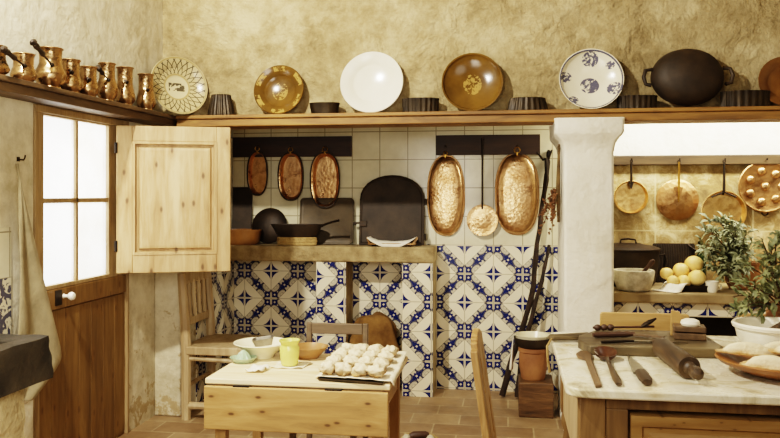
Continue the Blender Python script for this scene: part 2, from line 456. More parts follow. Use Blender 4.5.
# ------------------------------------------------------------------ mesh helpers
class G:
    def __init__(s): s.bm = bmesh.new()
    def add(s, verts, faces, M4=None):
        vs = [s.bm.verts.new((M4 @ Vector(v)) if M4 is not None else Vector(v)) for v in verts]
        for f in faces:
            try: s.bm.faces.new([vs[i] for i in f])
            except ValueError: pass
        return s
    def box(s, c, d, rot=None):
        x, y, z = (q / 2 for q in d)
        m = Matrix.Translation(c) @ (Euler(rot).to_matrix().to_4x4() if rot else Matrix.Identity(4))
        v = [(-x, -y, -z), (x, -y, -z), (x, y, -z), (-x, y, -z), (-x, -y, z), (x, -y, z), (x, y, z), (-x, y, z)]
        return s.add(v, [(0, 3, 2, 1), (4, 5, 6, 7), (0, 1, 5, 4), (1, 2, 6, 5), (2, 3, 7, 6), (3, 0, 4, 7)], m)
    def span(s, a, b):
        return s.box([(a[i] + b[i]) / 2 for i in range(3)], [abs(b[i] - a[i]) for i in range(3)])
    def rings(s, rs, cap0=True, cap1=True, M4=None, closed=True):
        n = len(rs[0]); verts = [p for r in rs for p in r]; f = []
        for i in range(len(rs) - 1):
            for j in range(n if closed else n - 1):
                k = (j + 1) % n
                f.append((i * n + j, i * n + k, (i + 1) * n + k, (i + 1) * n + j))
        if cap0: f.append(tuple(range(n - 1, -1, -1)))
        if cap1: f.append(tuple(range((len(rs) - 1) * n, len(rs) * n)))
        return s.add(verts, f, M4)
    def lathe(s, prof, seg=32, M4=None, flute=0, nfl=0, f0=0, sx=1, sy=1):
        rs = []
        for i, (r, z) in enumerate(prof):
            ring = []
            for j in range(seg):
                t = 2 * PI * j / seg
                q = max(r, 1e-4) * (1 + (flute * (1 if (j % 2) else -1) if (flute and i >= f0) else 0))
                ring.append((q * math.cos(t) * sx, q * math.sin(t) * sy, z))
            rs.append(ring)
        return s.rings(rs, True, True, M4)
    def tube(s, pts, rad_, seg=8, M4=None, sq=1.0):
        pts = [Vector(p) for p in pts]
        rr = rad_ if isinstance(rad_, (list, tuple)) else [rad_] * len(pts)
        rs = []; up = None
        for i, p in enumerate(pts):
            t = (pts[min(i + 1, len(pts) - 1)] - pts[max(i - 1, 0)]).normalized()
            if up is None: up = Vector((0, 0, 1)) if abs(t.z) < 0.9 else Vector((1, 0, 0))
            a = (up - t * up.dot(t)).normalized(); b = t.cross(a); up = a
            rs.append([p + (a * math.cos(2 * PI * j / seg) * sq + b * math.sin(2 * PI * j / seg)) * rr[i] for j in range(seg)])
        return s.rings(rs, True, True, M4)
    def ring(s, c, r, t, M4=None, seg=24, ts=8, sx=1, sy=1):
        n = seg; verts = []; f = []
        for i in range(n):
            a = 2 * PI * i / n
            for j in range(ts):
                b = 2 * PI * j / ts; q = r + t * math.cos(b)
                verts.append((c[0] + q * math.cos(a) * sx, c[1] + q * math.sin(a) * sy, c[2] + t * math.sin(b)))
        for i in range(n):
            for j in range(ts):
                f.append((i * ts + j, ((i + 1) % n) * ts + j, ((i + 1) % n) * ts + (j + 1) % ts, i * ts + (j + 1) % ts))
        return s.add(verts, f, M4)
    def prism(s, out, z0, z1, M4=None):
        return s.rings([[(x, y, z0) for x, y in out], [(x, y, z1) for x, y in out]], True, True, M4)
    def ball(s, c, r, seg=16, M4=None, lump=0, ls=6, seed=0):
        r = r if isinstance(r, (tuple, list)) else (r, r, r)
        n = max(6, seg // 2); rs = []
        for i in range(n + 1):
            p = -PI / 2 + PI * i / n
            ring = []
            for j in range(seg):
                t = 2 * PI * j / seg
                d = Vector((max(math.cos(p), 1e-3) * math.cos(t), max(math.cos(p), 1e-3) * math.sin(t), math.sin(p)))
                k = 1 + (lump * mnoise.noise(d * ls * 0.3 + Vector((seed * 3.7, seed, 1))) if lump else 0)
                ring.append((c[0] + d.x * r[0] * k, c[1] + d.y * r[1] * k, c[2] + d.z * r[2] * k))
            rs.append(ring)
        return s.rings(rs, True, True, M4)
    def sheet(s, grid, thick=0.003):
        n, k = len(grid), len(grid[0])
        vs = [p for r in grid for p in r]; f = []
        for i in range(n - 1):
            for j in range(k - 1): f.append((i * k + j, i * k + j + 1, (i + 1) * k + j + 1, (i + 1) * k + j))
        return s.add(vs, f)
    def obj(s, name, mat, parent=None, smooth=40, bevel=0, seg=2, solid=0, sub=0, loc=None, rot=None):
        bmesh.ops.recalc_face_normals(s.bm, faces=s.bm.faces[:])
        me = bpy.data.meshes.new(name); s.bm.to_mesh(me); s.bm.free()
        if smooth:
            for p in me.polygons: p.use_smooth = True
            me.set_sharp_from_angle(angle=R(smooth))
        me.materials.append(mat)
        o = bpy.data.objects.new(name, me); COL.objects.link(o)
        if parent: o.parent = parent
        if loc is not None: o.location = loc
        if rot is not None: o.rotation_euler = rot
        if solid:
            q = o.modifiers.new('solid', 'SOLIDIFY'); q.thickness = solid; q.offset = 0
        if bevel:
            q = o.modifiers.new('bevel', 'BEVEL'); q.width = bevel; q.segments = seg; q.limit_method = 'ANGLE'; q.angle_limit = R(40)
        if sub:
            q = o.modifiers.new('sub', 'SUBSURF'); q.levels = sub; q.render_levels = sub
        return o


def thing(name, label, cat, loc=(0, 0, 0), rot=(0, 0, 0), group=None):
    o = bpy.data.objects.new(name, None); COL.objects.link(o)
    o.empty_display_size = 0.05
    o.location = loc; o.rotation_euler = rot
    return tag(o, label, cat, group)


def tag(o, label, cat, group=None):
    o['label'] = label; o['category'] = cat
    if group: o['group'] = group
    return o


def struct(o): o['kind'] = 'structure'; return o


def dup(root, loc, rot, label, group=None):
    r = root.copy(); COL.objects.link(r); r.location = loc; r.rotation_euler = rot
    r['label'] = label
    if group: r['group'] = group
    for ch in list(root.children):
        c = ch.copy(); COL.objects.link(c); c.parent = r
        for g in list(ch.children):
            d = g.copy(); COL.objects.link(d); d.parent = c
    return r


def stadium(w, h, n=10):
    """upright oval with straight sides, width w and height h, centred"""
    o = []
    for i in range(4 * n):
        t = 2 * PI * i / (4 * n); c, q = math.cos(t), math.sin(t)
        o.append((w / 2 * math.copysign(abs(c) ** .82, c), h / 2 * math.copysign(abs(q) ** .82, q)))
    return o


def rrect(w, h, r, n=5):
    o = []
    for cx, cy, a in ((w / 2 - r, h / 2 - r, 0), (-w / 2 + r, h / 2 - r, 90), (-w / 2 + r, -h / 2 + r, 180), (w / 2 - r, -h / 2 + r, 270)):
        for i in range(n + 1): o.append((cx + r * math.cos(R(a + 90 * i / n)), cy + r * math.sin(R(a + 90 * i / n))))
    return o


# ------------------------------------------------------------------ room shell
XL = -2.155; YB = 5.43; YH = 4.62; XR = 3.1; YF = -1.6; ZC = 3.5; XP = -1.985
DY0, DY1, DZ = 3.27, 4.16, 1.78       # door opening in the left wall
struct(G().span((XL - 0.3, YF - .2, -0.1), (XR + .2, YB + .2, 0)).obj('floor', M['floor'], smooth=0))
struct(G().span((XL - 0.3, YF - .2, ZC), (XR + .2, YB + .2, ZC + .1)).obj('ceiling', M['plaster_plain'], smooth=0))
g = G()
g.span((XL - .3, YF, 0), (XL, DY0, ZC)); g.span((XL - .3, DY1, 0), (XL, YB + .2, ZC)); g.span((XL - .3, DY0, DZ), (XL, DY1, ZC))
struct(g.obj('wall_left', M['plaster_left'], smooth=0))
struct(G().span((XR, YF, 0), (XR + .2, YB, ZC)).obj('wall_right', M['plaster_plain'], smooth=0))
struct(G().span((XL - .3, YF - .2, 0), (XR + .2, YF, ZC)).obj('wall_front', M['plaster_plain'], smooth=0))
# back wall behind the hood: blue tiles below, white tiles above, stone slabs and whitewash in the right alcove
bw = struct(G().span((XL, YB + .01, 0), (XR, YB + .2, ZC)).obj('wall_back', M['plaster_white'], smooth=0))
G().span((XP, YB, 0), (0.42, YB + .02, 1.015)).obj('blue_tile_dado', M['azulejo'], bw, smooth=0)
G().span((XP, YB, 1.015), (0.42, YB + .02, 1.9)).obj('white_tile_facing', M['white_tile'], bw, smooth=0)
G().span((0.42, YB - .005, 0), (XR, YB + .02, 1.6)).obj('stone_slab_facing', M['stone_wall'], bw, smooth=0)
# chimney hood front with rough plaster
g = G()
nx, nz = 150, 60
grid = []
for i in range(nz + 1):
    row = []
    for j in range(nx + 1):
        x = XL + (XR - XL) * j / nx; z = 1.80 + (ZC - 1.80) * i / nz
        d = mnoise.fractal(Vector((x * 2.6, z * 3.4, 3)), 1.0, 2.0, 5) * 0.012
        row.append((x, YH - max(-.01, min(.016, d)), z))
    grid.append(row)
g.sheet(grid)
g.span((XL, YH + .02, 1.78), (XR, YH + .14, ZC))
struct(g.obj('wall_hood', M['plaster_hood'], smooth=60))
# side pier that carries the hood on the left
p = struct(G().span((XL, 4.50, 0), (XP, YB, 1.78)).obj('wall_pier', M['plaster_left'], smooth=0, bevel=.012))
G().span((XP - .01, 4.74, 0.0), (XP + .006, YB, 1.015)).obj('blue_tile_dado', M['azulejo_side'], p, smooth=0)
# white pillar with a flared capital
px0, px1, py0, py1 = .315, .59, 4.50, 5.08
g = G(); rs = []
for z, e, y in ((0, 0, 0), (1.60, 0, 0), (1.645, .008, .008), (1.675, .022, .02), (1.70, .045, .035), (1.715, .052, .04), (1.765, .052, .042), (1.795, .058, .045)):
    q = []
    x0, x1, y0, y1 = px0 - e, px1 + e, py0 - y, py1
    for (cx, cy, a) in ((x1 - .02, y1 - .02, 0), (x0 + .02, y1 - .02, 90), (x0 + .02, y0 + .02, 180), (x1 - .02, y0 + .02, 270)):
        for k in range(4): q.append((cx + .02 * math.cos(R(a + 30 * k)), cy + .02 * math.sin(R(a + 30 * k)), z))
    rs.append(q)
g.rings(rs)
for r_ in rs[-1:]:
    pass
struct(g.obj('wall_pillar', M['plaster_white'], smooth=50, bevel=.006))

# ------------------------------------------------------------------ door with a glazed upper half
d = struct(G().span((XL - .05, DY0, DZ - .035), (XL + .012, DY1, DZ)).span((XL - .05, DY0, 0), (XL + .012, DY0 + .032, DZ - .035)).span((XL - .05, DY1 - .02, 0), (XL + .012, DY1, DZ - .035)).obj('door_1', M['door_frame'], smooth=0, bevel=.003))
g = G()
gy0, gy1, gz0, gz1 = 3.354, 3.955, .928, 1.736
g.span((XL - .04, DY0 + .032, gz0 - .02), (XL, gy0, DZ - .035)).span((XL - .04, gy1, gz0 - .02), (XL, DY1 - .02, DZ - .035))
g.span((XL - .04, gy0, gz1), (XL, gy1, DZ - .035)).span((XL - .04, gy0, gz0 - .02), (XL, gy1, gz0))
g.span((XL - .035, gy0, 1.321), (XL - .005, gy1, 1.345)).span((XL - .035, 3.638, gz0), (XL - .005, 3.66, gz1))
g.obj('sash', M['door_frame'], d, smooth=0, bevel=.003)
g = G()
g.span((XL - .04, DY0 + .032, .0), (XL - .012, DY1 - .02, gz0 - .02))
lr = g.obj('panel', M['door'], d, smooth=0)
g = G()
nb = 7
for i in range(nb):
    y0 = DY0 + .034 + (DY1 - .055 - DY0) * i / nb; y1 = DY0 + .034 + (DY1 - .055 - DY0) * (i + 1) / nb
    g.span((XL - .014, y0 + .002, .02), (XL - .004, y1 - .002, gz0 - .125))
g.obj('plank', M['door'], lr, smooth=0, bevel=.002)
G().span((XL - .014, DY0 + .034, gz0 - .12), (XL + .004, DY1 - .022, gz0 - .022)).obj('rail', M['door'], lr, smooth=0, bevel=.004)
for a0, a1, b0, b1 in ((gy0, 3.638, gz0, 1.321), (3.66, gy1, gz0, 1.321), (gy0, 3.638, 1.345, gz1), (3.66, gy1, 1.345, gz1)):
    G().span((XL - .022, a0, b0), (XL - .018, a1, b1)).obj('glass_pane', M['glass'], d, smooth=0)
kp = at(63, 296, X=XL)
lp = G().span((XL + .003, kp.y - .075, kp.z - .04), (XL + .008, kp.y - .02, kp.z + .035)).obj('lock_plate', M['iron'], d, smooth=0, bevel=.002)
mk = Matrix.Translation((XL + .004, kp.y, kp.z)) @ Matrix.Rotation(R(90), 4, 'Y')
G().lathe([(.012, 0), (.008, .006), (.008, .022), (.017, .03), (.021, .042), (.016, .054), (.001, .058)], 18, mk).obj('knob', M['porcelain'], d)

# inside shutter swung open from the door's right stile
hp = Vector((XL + .028, 3.985, 0)); ep = Vector((-1.555, 4.205, 0))
w = (ep - hp).length; ang = math.atan2(ep.y - hp.y, ep.x - hp.x)
sh = thing('window_shutter', 'open pale pine shutter with raised knotty panel beside the glazed door', 'shutter', (hp.x, hp.y, .929), (0, 0, ang))
H = 1.742 - .929
g = G()
st = .085
g.span((0, -.014, 0), (st, .014, H)).span((w - st + .01, -.014, 0), (w, .014, H)).span((st, -.014, H - .085), (w - st + .01, .014, H)).span((st, -.014, 0), (w - st + .01, .014, .1))
g.obj('frame', M['pine'], sh, smooth=0, bevel=.004)
g = G()
a0, a1, b0, b1 = st, w - st + .01, .1, H - .085
o1 = [(a0, -.012, b0), (a1, -.012, b0), (a1, -.012, b1), (a0, -.012, b1)]
def ins(k, y): return [(a0 + k, y, b0 + k), (a1 - k, y, b0 + k), (a1 - k, y, b1 - k), (a0 + k, y, b1 - k)]
g.rings([ins(0, .010), ins(0, -.018), ins(.014, -.018), ins(.018, .006), ins(.03, .006), ins(.036, -.010), ins(.05, -.012)], True, True)
g.obj('panel', M['pine'], sh, smooth=0)
for z in (.12, .66):
    G().lathe([(.009, 0), (.009, .06)], 10, Matrix.Translation((-.002, -.012, z))).obj('hinge', M['iron'], sh)

# ------------------------------------------------------------------ shelves under the ceiling line
ls = G()
ls.span((XL, 1.6, 1.822), (-2.01, YH - .02, 1.845)).span((XL, 1.6, 1.782), (-2.025, YH - .02, 1.822))
tag(ls.obj('wall_shelf', M['shelf_y'], smooth=0, bevel=.004), 'dark wooden shelf along the left wall holding copper jugs', 'shelf')
bs = G()
bs.span((-2.008, 4.48, 1.822), (XR, YH - .001, 1.845)).span((-2.008, 4.494, 1.776), (XR, YH + .1, 1.822))
tag(bs.obj('wall_shelf', M['shelf'], smooth=0, bevel=.005), 'long brown wooden shelf across the chimney hood holding plates', 'shelf')
ZS = 1.845


# ------------------------------------------------------------------ plates and tins on the long shelf
def lean(o, u, Rr, h, rb, tilt, yw=YH - .008):
    """stand a dish on its rim and lean its back on the hood wall"""
    t = R(90 - tilt)
    oz = ZS + Rr * math.sin(t) - h * math.cos(t) + .001
    oy = yw - max(rb * math.cos(t), Rr * math.cos(t) - h * math.sin(t)) - .012
    ox = at(u, 100, Y=oy).x
    o.location = (ox, oy, oz); o.rotation_euler = (t, 0, 0)


def plate_prof(Rr, h, rb, well=.62, th=.006):
    return [(.001, 0), (rb, 0), (rb * 1.02, h * .2), (Rr * .985, h * .86), (Rr, h), (Rr * .985, h + .004), (Rr * .93, h * .92 + .003),
            (Rr * well * 1.08, h * .62), (Rr * well, h * .34), (Rr * well * .9, th * 1.2), (.001, th)]


def bowl_prof(Rr, h, rb, th=.007):
    o = [(.001, 0), (rb, 0), (rb, h * .05)]
    for i in range(1, 7):
        t = i / 6; o.append((rb + (Rr - rb) * math.sin(t * PI / 2) ** .9, h * (.05 + .95 * t)))
    o += [(Rr * 1.01, h + .003), (Rr - th, h + .002)]
    for i in range(5, -1, -1):
        t = i / 6; o.append((max(.001, rb + (Rr - rb) * math.sin(t * PI / 2) ** .9 - th), th + (h - th) * (.05 + .95 * t)))
    o.append((.001, th)); return o


specs = [
    ('serving_plate', 178, .182, .05, .07, 14, lambda r: m_plate_grid(r), 'p', 'cream plate painted with a dark spiral grid, beside the last copper jug', 'plate'),
    ('serving_plate', 280.5, .157, .04, .08, 12, lambda r: m_plate_brown(r, True, 'brown slipware plate'), 'p', 'brown glazed plate with yellow marks round its rim, left of the white plate', 'plate'),
    ('serving_plate', 372.5, .191, .035, .1, 11, lambda r: M['white_glaze'], 'p', 'large plain white plate standing on the long shelf', 'plate'),
    ('serving_plate', 472.5, .176, .055, .08, 12, lambda r: m_plate_brown(r, False, 'amber slipware dish'), 'b', 'amber brown dish with a yellow creature in its middle, right of the white plate', 'dish'),
    ('serving_bowl', 590, .178, .07, .07, 12, lambda r: m_plate_flower(r), 'b', 'white bowl with blue flower sprays on the long shelf above the pillar', 'bowl'),
    ('serving_plate', 784, .145, .035, .07, 12, lambda r: M['terra_glaze'], 'p', 'plain red brown dish cut off by the right edge, end of the long shelf', 'dish'),
]
for name, u, r, h, rb, tilt, mf, kind, label, cat in specs:
    g = G().lathe(plate_prof(r, h, rb) if kind == 'p' else bowl_prof(r, h, rb), 48)
    o = g.obj(name, mf(r), smooth=50)
    lean(o, u, r, h, rb, tilt)
    if u == 178:      # set across the corner of the two shelves
        t = R(80)
        q = at(178, 84, Y=4.462)
        o.rotation_euler = Euler((t, 0, R(47)))
        o.location = (q.x - .02, q.y + .02, ZS + r * math.sin(t) - h * math.cos(t) + .001)
    tag(o, label, cat, 'dishes on the long shelf')
# black casserole, seen from below
cz = thing('earthen_casserole', 'large black round casserole with two side handles propped on the long shelf', 'pot', group='dishes on the long shelf')
g = G().lathe([(.001, 0), (.19, 0), (.197, .008), (.196, .022), (.185, .05), (.165, .085), (.12, .108), (.07, .115), (.062, .118), (.001, .118)], 48, sy=.84)
g.obj('body', M['iron_matte'], cz)
for s in (-1, 1):
    G().tube([(s * .188, .045, .03), (s * .226, .04, .032), (s * .238, .0, .034), (s * .228, -.04, .032), (s * .198, -.048, .03)], .011, 8).obj('handle', M['iron_matte'], cz)
t = R(80)
cz.rotation_euler = (t, 0, 0)
oy = YH - .012 - .207 * math.cos(t) - .012
cz.location = (at(686.5, 80, Y=oy).x, oy, ZS + .174 * math.sin(t) + .001)


def fluted(label, u, wpx, hpx, flare, inv, mat, vbase):
    D = 4.55
    y = 4.545
    p0 = at(u, vbase, Y=y)
    w_ = wpx * (p0.y * CS - p0.x * SN) / F; h_ = hpx * (p0.y * CS - p0.x * SN) / F
    r = min(w_ / 2, .3)
    sy = min(1, .06 / r)
    if inv: prof = [(.001, .002), (r - .004, .002), (r, 0), (r, .004), (r * flare, h_ * .96), (r * flare * .94, h_), (.001, h_)]; f0 = 3
    else: prof = [(.001, 0), (r * flare, 0), (r * .985, h_ * .9), (r, h_ * .93), (r, h_), (r * .97, h_), (r * flare * .96, .006), (.001, .006)]; f0 = 1
    g = G()
    seg = 120; rs = []
    for i, (q, z) in enumerate(prof):
        ring = []
        for j in range(seg):
            t = 2 * PI * j / seg
            k = 1 + (.04 * math.cos(t * 20) if (0 < i < len(prof) - 1 and 'fluted' in label) else 0)
            ring.append((max(q, 1e-4) * k * math.cos(t), max(q, 1e-4) * k * math.sin(t) * sy, z))
        rs.append(ring)
    g.rings(rs)
    o = g.obj('baking_tin', mat, smooth=35)
    o.location = (p0.x, y, ZS + .0005)
    tag(o, label, 'baking tin', 'black tins between the plates')


fluted('tall dark fluted brioche tin upside down beside the grid plate', 221, 27, 21, .72, True, M['tin_black'], 114)
fluted('low smooth black tin between the brown plate and the white plate', 324.5, 31, 11, .85, False, M['tin_black'], 113)
fluted('low black fluted tin between the white plate and the amber dish', 420.5, 36, 14, .96, False, M['tin_black'], 111)
fluted('low black fluted tin between the amber dish and the blue flowered bowl', 527.5, 39, 13, .86, True, M['tin_black'], 110)
fluted('low black fluted tin between the flowered bowl and the black casserole', 637, 38, 13, .96, False, M['tin_black'], 108)
fluted('widest low black fluted tin right of the black casserole', 745, 46, 16, .97, False, M['tin_black'], 106)

# ------------------------------------------------------------------ copper jugs on the left shelf
jugs = [(-7, 46, 76, .105, 0, 'end copper jug cut off by the left edge on the wall shelf', 0),
        (23.5, 49, 78, .09, 1, 'short copper jug second from the left edge with dark handle', 1),
        (50.5, 45, 86, .125, 2, 'tallest pot bellied copper jug with long black wooden handle', 1),
        (70.5, 56, 90, .092, 0, 'plain copper jug just right of the tallest jug', 0),
        (88, 63, 94, .088, 1, 'smallest copper jug, between the plain jug and the wide jug with short raised handle', 0),
        (107, 61, 100, .1, 2, 'wide copper jug with short black handle raised to the left', 1),
        (125, 65, 104, .09, 0, 'straight copper jug third from the shelf corner end', 0),
        (146, 71, 108, .09, 1, 'last copper jug in the row next to the grid plate', 1)]
for i, (u, vt, vb, wd, sty, label, hand) in enumerate(jugs):
    x = -2.078
    p0 = at(u, 90, X=x)
    D = p0.y * CS - p0.x * SN
    h = (vb - vt) * D / F * 1.0
    r = wd / 2 * (1.22 if sty != 2 else 1.16)
    if i == 6: label = 'tall straight copper jug just left of the last jug by the grid plate'
    j = thing('copper_jug', label, 'jug', (x, p0.y, ZS + .0005), group='copper jugs along the left shelf')
    def prof(bh, nk, ft):
        # foot, belly, shoulder, straight neck, rolled lip and the inside
        return [(.001, 0), (r * ft, 0), (r * ft * 1.03, h * .03), (r * ft * .98, h * .06), (r * .93, h * bh * .62), (r, h * bh), (r * .95, h * (bh + .07)), (r * (nk + .1), h * (bh + .2)),
                (r * nk, h * (bh + .29)), (r * nk * .99, h * .8), (r * nk * 1.02, h * .96), (r * nk * 1.1, h * .985), (r * nk * 1.1, h), (r * nk * .98, h), (r * nk * .93, h * .7), (r * .9, h * bh), (r * .5, h * .07), (.001, h * .06)]
    pr = prof((.24, .26, .33)[sty], (.74, .76, .68)[sty], (.7, .72, .6)[sty])
    G().lathe(pr, 28).obj('body', M['copper_jug'], j)
    rn = r * .75
    G().ring((0, 0, h * .985), r * (.74, .76, .68)[sty] * 1.1, .0025).obj('rim', M['copper_dull'], j)
    # rivet plate and shank on the side that faces the room's front
    a = R(-52)
    dx, dy = math.cos(a), math.sin(a)
    ph = h * (.55 if sty else .6)
    base = Vector((dx * rn, dy * rn, ph))
    G().ball(tuple(base), (.011, .011, .011), 10).obj('rivet', M['iron'], j)
    if hand:
        L = (.16, .25, .27)[sty] if i != 7 else .07
        dr = Vector((.3, -1, .2 if sty == 2 else .1)).normalized()
        if i == 5: dr = Vector((.02, -1, .42)).normalized(); L = .12
        G().tube([base, base + dr * L * .5], [.004, .0045], 8).obj('shank', M['iron'], j)
        if i != 7:
            q = base + dr * L * .45
            G().tube([q, q + dr * .015, q + dr * L * .25, q + dr * L * .4, q + dr * L * .48, q + dr * L * .55, q + dr * L * .62], [.008, .012, .009, .014, .011, .016, .006], 10).obj('handle', M['iron_matte'], j)
    else:
        q = base
        G().tube([q, q + Vector((.008, -.03, .004))], [.006, .007], 8).obj('handle_socket', M['iron'], j)

# ------------------------------------------------------------------ masonry hearth counter on the back wall
HX0, HX1 = XP + .004, -.492
hr = thing('hearth_counter', 'tan stone hearth ledge on two blue tiled piers against the back wall', 'counter', (-1.2, 5.31, 0))
bx, by = -1.2, 5.31
g = G()
grid = []
g.span((HX0 - bx, 5.185 - by, .902), (HX1 - bx, YB - .002 - by, 1.008))
o = g.obj('ledge_slab', M['stone_ledge'], hr, smooth=0, bevel=.01)
for (x0, x1, oc, oz) in ((-1.305, -1.095, -1.305, .80), (-.709, -.5, -.709, .64)):
    pr_ = G().span((x0 - bx, 5.2 - by, 0), (x1 - bx, YB - .002 - by, .902)).obj('pier', M['stone_ledge'], hr, smooth=0, bevel=.003)
    mt = azulejo('blue azulejo pier', 'X', oc - bx, oz)
    G().span((x0 - bx, 5.19 - by, 0.001), (x1 - bx, 5.2 - by, .9)).obj('tile_facing', mt, pr_, smooth=0)
ZL = 1.0085
YL = 5.30


def hang_oval(label, u, v0, v1, wpx, style, mat, ringr=.014):
    p0 = at(u, v0, Y=YB); p1 = at(u, v1, Y=YB)
    h = p0.z - p1.z; D = p0.y * CS - p0.x * SN
    w_ = wpx * D / F
    t = thing('oval_copper_pan', label, 'pan', (p0.x, YB - .001, (p0.z + p1.z) / 2), (R(90), 0, 0), 'oval copper pans on the tiled wall')
    def sc_(k, z, e=0): return [(x * k - (e if x > 0 else -e), y * (1 - (1 - k) * w_ / h) , z) for x, y in stadium(w_, h, 12)]
    g = G()
    if style == 'in':
        g.rings([sc_(.8, .002), sc_(1, .05), sc_(.96, .052), sc_(.9, .046), sc_(.74, .010)])
    else:
        g.rings([sc_(1, .002), sc_(.97, .02), sc_(.93, .038), sc_(.85, .048), sc_(.6, .053), sc_(.3, .056)])
    g.obj('body', mat, t, smooth=50)
    zr = .05 if style == 'in' else .006
    pts = [(x, y, zr) for x, y in stadium(w_ * 1.01, h * 1.003, 12)]
    g = G()
    rs = []
    n = len(pts)
    for i in range(n + 1):
        x, y, z = pts[i % n]
        nrm = Vector((x, y - max(min(y, h / 2 - w_ / 2), -(h / 2 - w_ / 2)), 0)).normalized()
        rs.append([Vector((x, y, z)) + nrm * .006 * math.cos(a) + Vector((0, 0, 1)) * .006 * math.sin(a) for a in (0, PI / 3, 2 * PI / 3, PI, 4 * PI / 3, 5 * PI / 3)])
    g.rings(rs, False, False)
    g.obj('rim', M['iron_matte'] if style == 'in' else M['copper_dull'], t)
    return t, h


def add_ring(t, h, rr, mat, z=.03):
    G().ring((0, h / 2 + rr + .004, z), rr, .0035).obj('hanging_ring', mat, t)
    G().box((0, h / 2 - .002, z), (.014, .022, .012)).obj('lug', mat, t, bevel=.002)


t, h = hang_oval('narrowest oval copper pan, left one of three under the dark rail', 259.5, 152, 195, 20, 'in', M['copper']); add_ring(t, h, .016, M['brass'], .05)
t, h = hang_oval('middle of three oval copper pans over the black griddle', 292.5, 153, 200, 25, 'in', M['copper']); add_ring(t, h, .016, M['brass'], .05)
t, h = hang_oval('widest of three oval copper pans, nearest the arched oven door', 326.5, 153, 207, 29, 'in', M['copper']); add_ring(t, h, .018, M['brass'], .05)
t, h = hang_oval('long oval copper pan left of the copper skimmer', 446, 156, 235, 36, 'out', M['copper']); add_ring(t, h, .012, M['brass'], .05)
t, h = hang_oval('long oval copper pan with brass ring right of the skimmer', 517, 154, 234, 42, 'out', M['copper']); add_ring(t, h, .02, M['brass'], .05)
# dark hanging rails
for u0, u1, v0, v1, label in ((222, 352, 137, 157, 'dark wooden hanging rail on the white tiles above three small pans'), (436, 540, 135, 155, 'dark wooden hanging rail above the two long oval pans')):
    a = at(u0, v0, Y=YB); b = at(u1, v1, Y=YB); c = at(u0, v1, Y=YB); zt = (at(u0, v0, Y=YB).z + at(u1, v0, Y=YB).z) / 2; zb = (c.z + b.z) / 2
    q = thing('hanging_rail', label, 'rail', ((a.x + b.x) / 2, YB, (zt + zb) / 2))
    wd = b.x - a.x
    G().box((0, -.009, 0), (wd, .016, zt - zb)).obj('board', M['dark_rail'], q, smooth=0, bevel=.002)
    us = (259.5, 292.5, 326.5) if u0 < 300 else (446, 483, 517)
    for uu in us:
        x = at(uu, 150, Y=YB).x - (a.x + b.x) / 2
        z = at(uu, 148 if u0 < 300 else 147, Y=YB).z - (zt + zb) / 2
        G().tube([(x, -.015, z), (x, -.055, z), (x, -.06, z + .01)], .0035, 6).obj('hook', M['iron'], q)

# copper skimmer
pk = at(482.5, 220, Y=YB)
sk = thing('copper_skimmer', 'round copper skimmer with long iron handle between two oval pans', 'skimmer', (pk.x, YB - .03, pk.z), (R(90), 0, 0))
rk = 15.5 * 5.42 / F
G().lathe([(.001, -.004), (rk * .5, 0), (rk * .92, .012), (rk, .016), (rk, .019), (rk * .9, .017), (rk * .5, .02), (.001, .026)], 36).obj('head', M['copper'], sk)
hz = at(482.5, 141, Y=YB).z - pk.z
G().tube([(0, rk * .7, .016), (0, rk * 1.2, .014), (0, hz * .6, .008), (0, hz, .006)], [.008, .0065, .006, .0065], 8).obj('handle', M['iron'], sk)
G().ring((0, hz + .008, .006), .009, .003).obj('hanging_ring', M['iron'], sk)

# ------------------------------------------------------------------ things on the hearth ledge
# arched cast iron oven door leaning on the tiles
pa = at(391.5, 244, Y=5.36); D = 5.37
wa = 66 * D / F; ha = 71 * D / F
def arch(w_, h_, k=0, n=14):
    o = [(-w_ / 2 + k, k), (w_ / 2 - k, k)]
    ry = h_ * .36
    for i in range(n + 1):
        t = PI * i / n; o.append(((w_ / 2 - k) * math.cos(t), h_ - ry + (ry - k) * math.sin(t) ** .9))
    return o
ad = thing('oven_door', 'arched black cast iron oven door leaning on the white tiles', 'oven door', (pa.x, 5.352, ZL + .002), (R(83), 0, 0))
g = G(); g.rings([[(x, y, z) for x, y in arch(wa, ha, k)] for k, z in ((0, 0), (0, .014), (.014, .017), (.02, .011), (.024, .011))], True, True)
g.obj('plate', M['iron_matte'], ad, smooth=40)
G().box((-wa / 2 - .02, ha * .31, .012), (.05, .014, .01)).box((-wa / 2 + .03, ha * .3, .018), (.05, .04, .008)).obj('latch', M['iron'], ad, bevel=.002)
for q in (.12, .62):
    G().lathe([(.009, -.02), (.009, .025)], 10, Matrix.Translation((wa / 2 + .006, ha * q, .006)) @ Matrix.Rotation(R(90), 4, 'X')).obj('hinge', M['iron'], ad)
# brown footed tray with a white cloth in front of it
pt = at(392, 244, Y=5.27)
tr = thing('footed_tray', 'small brown footed tray with curved ends before the arched oven door', 'tray', (pt.x, 5.27, ZL))
g = G().prism(rrect(.33, .11, .03), .012, .024)
for s in (-1, 1): g.tube([(s * .15, -.045, .02), (s * .172, 0, .055), (s * .15, .045, .02)], .008, 8)
g.obj('body', M['terra_bowl'], tr)
for sx in (-1, 1):
    for sy in (-1, 1): G().lathe([(.01, 0), (.013, .008), (.009, .014)], 10, Matrix.Translation((sx * .125, sy * .036, 0))).obj('foot', M['iron'], tr)
g = G(); grid = []
for i in range(13):
    row = []
    s = -1 + 2 * i / 12
    for j in range(9):
        q = -1 + 2 * j / 8
        drop = 0
        y = q * .066
        zt = .029 + .03 * (abs(s) ** 3)
        if q < -.7: zt = zt - .035 * (1 - s * s) * ((-q - .7) / .3)
        row.append((s * .165, y, zt + .002 * math.sin(9 * s + 5 * q)))
    grid.append(row)
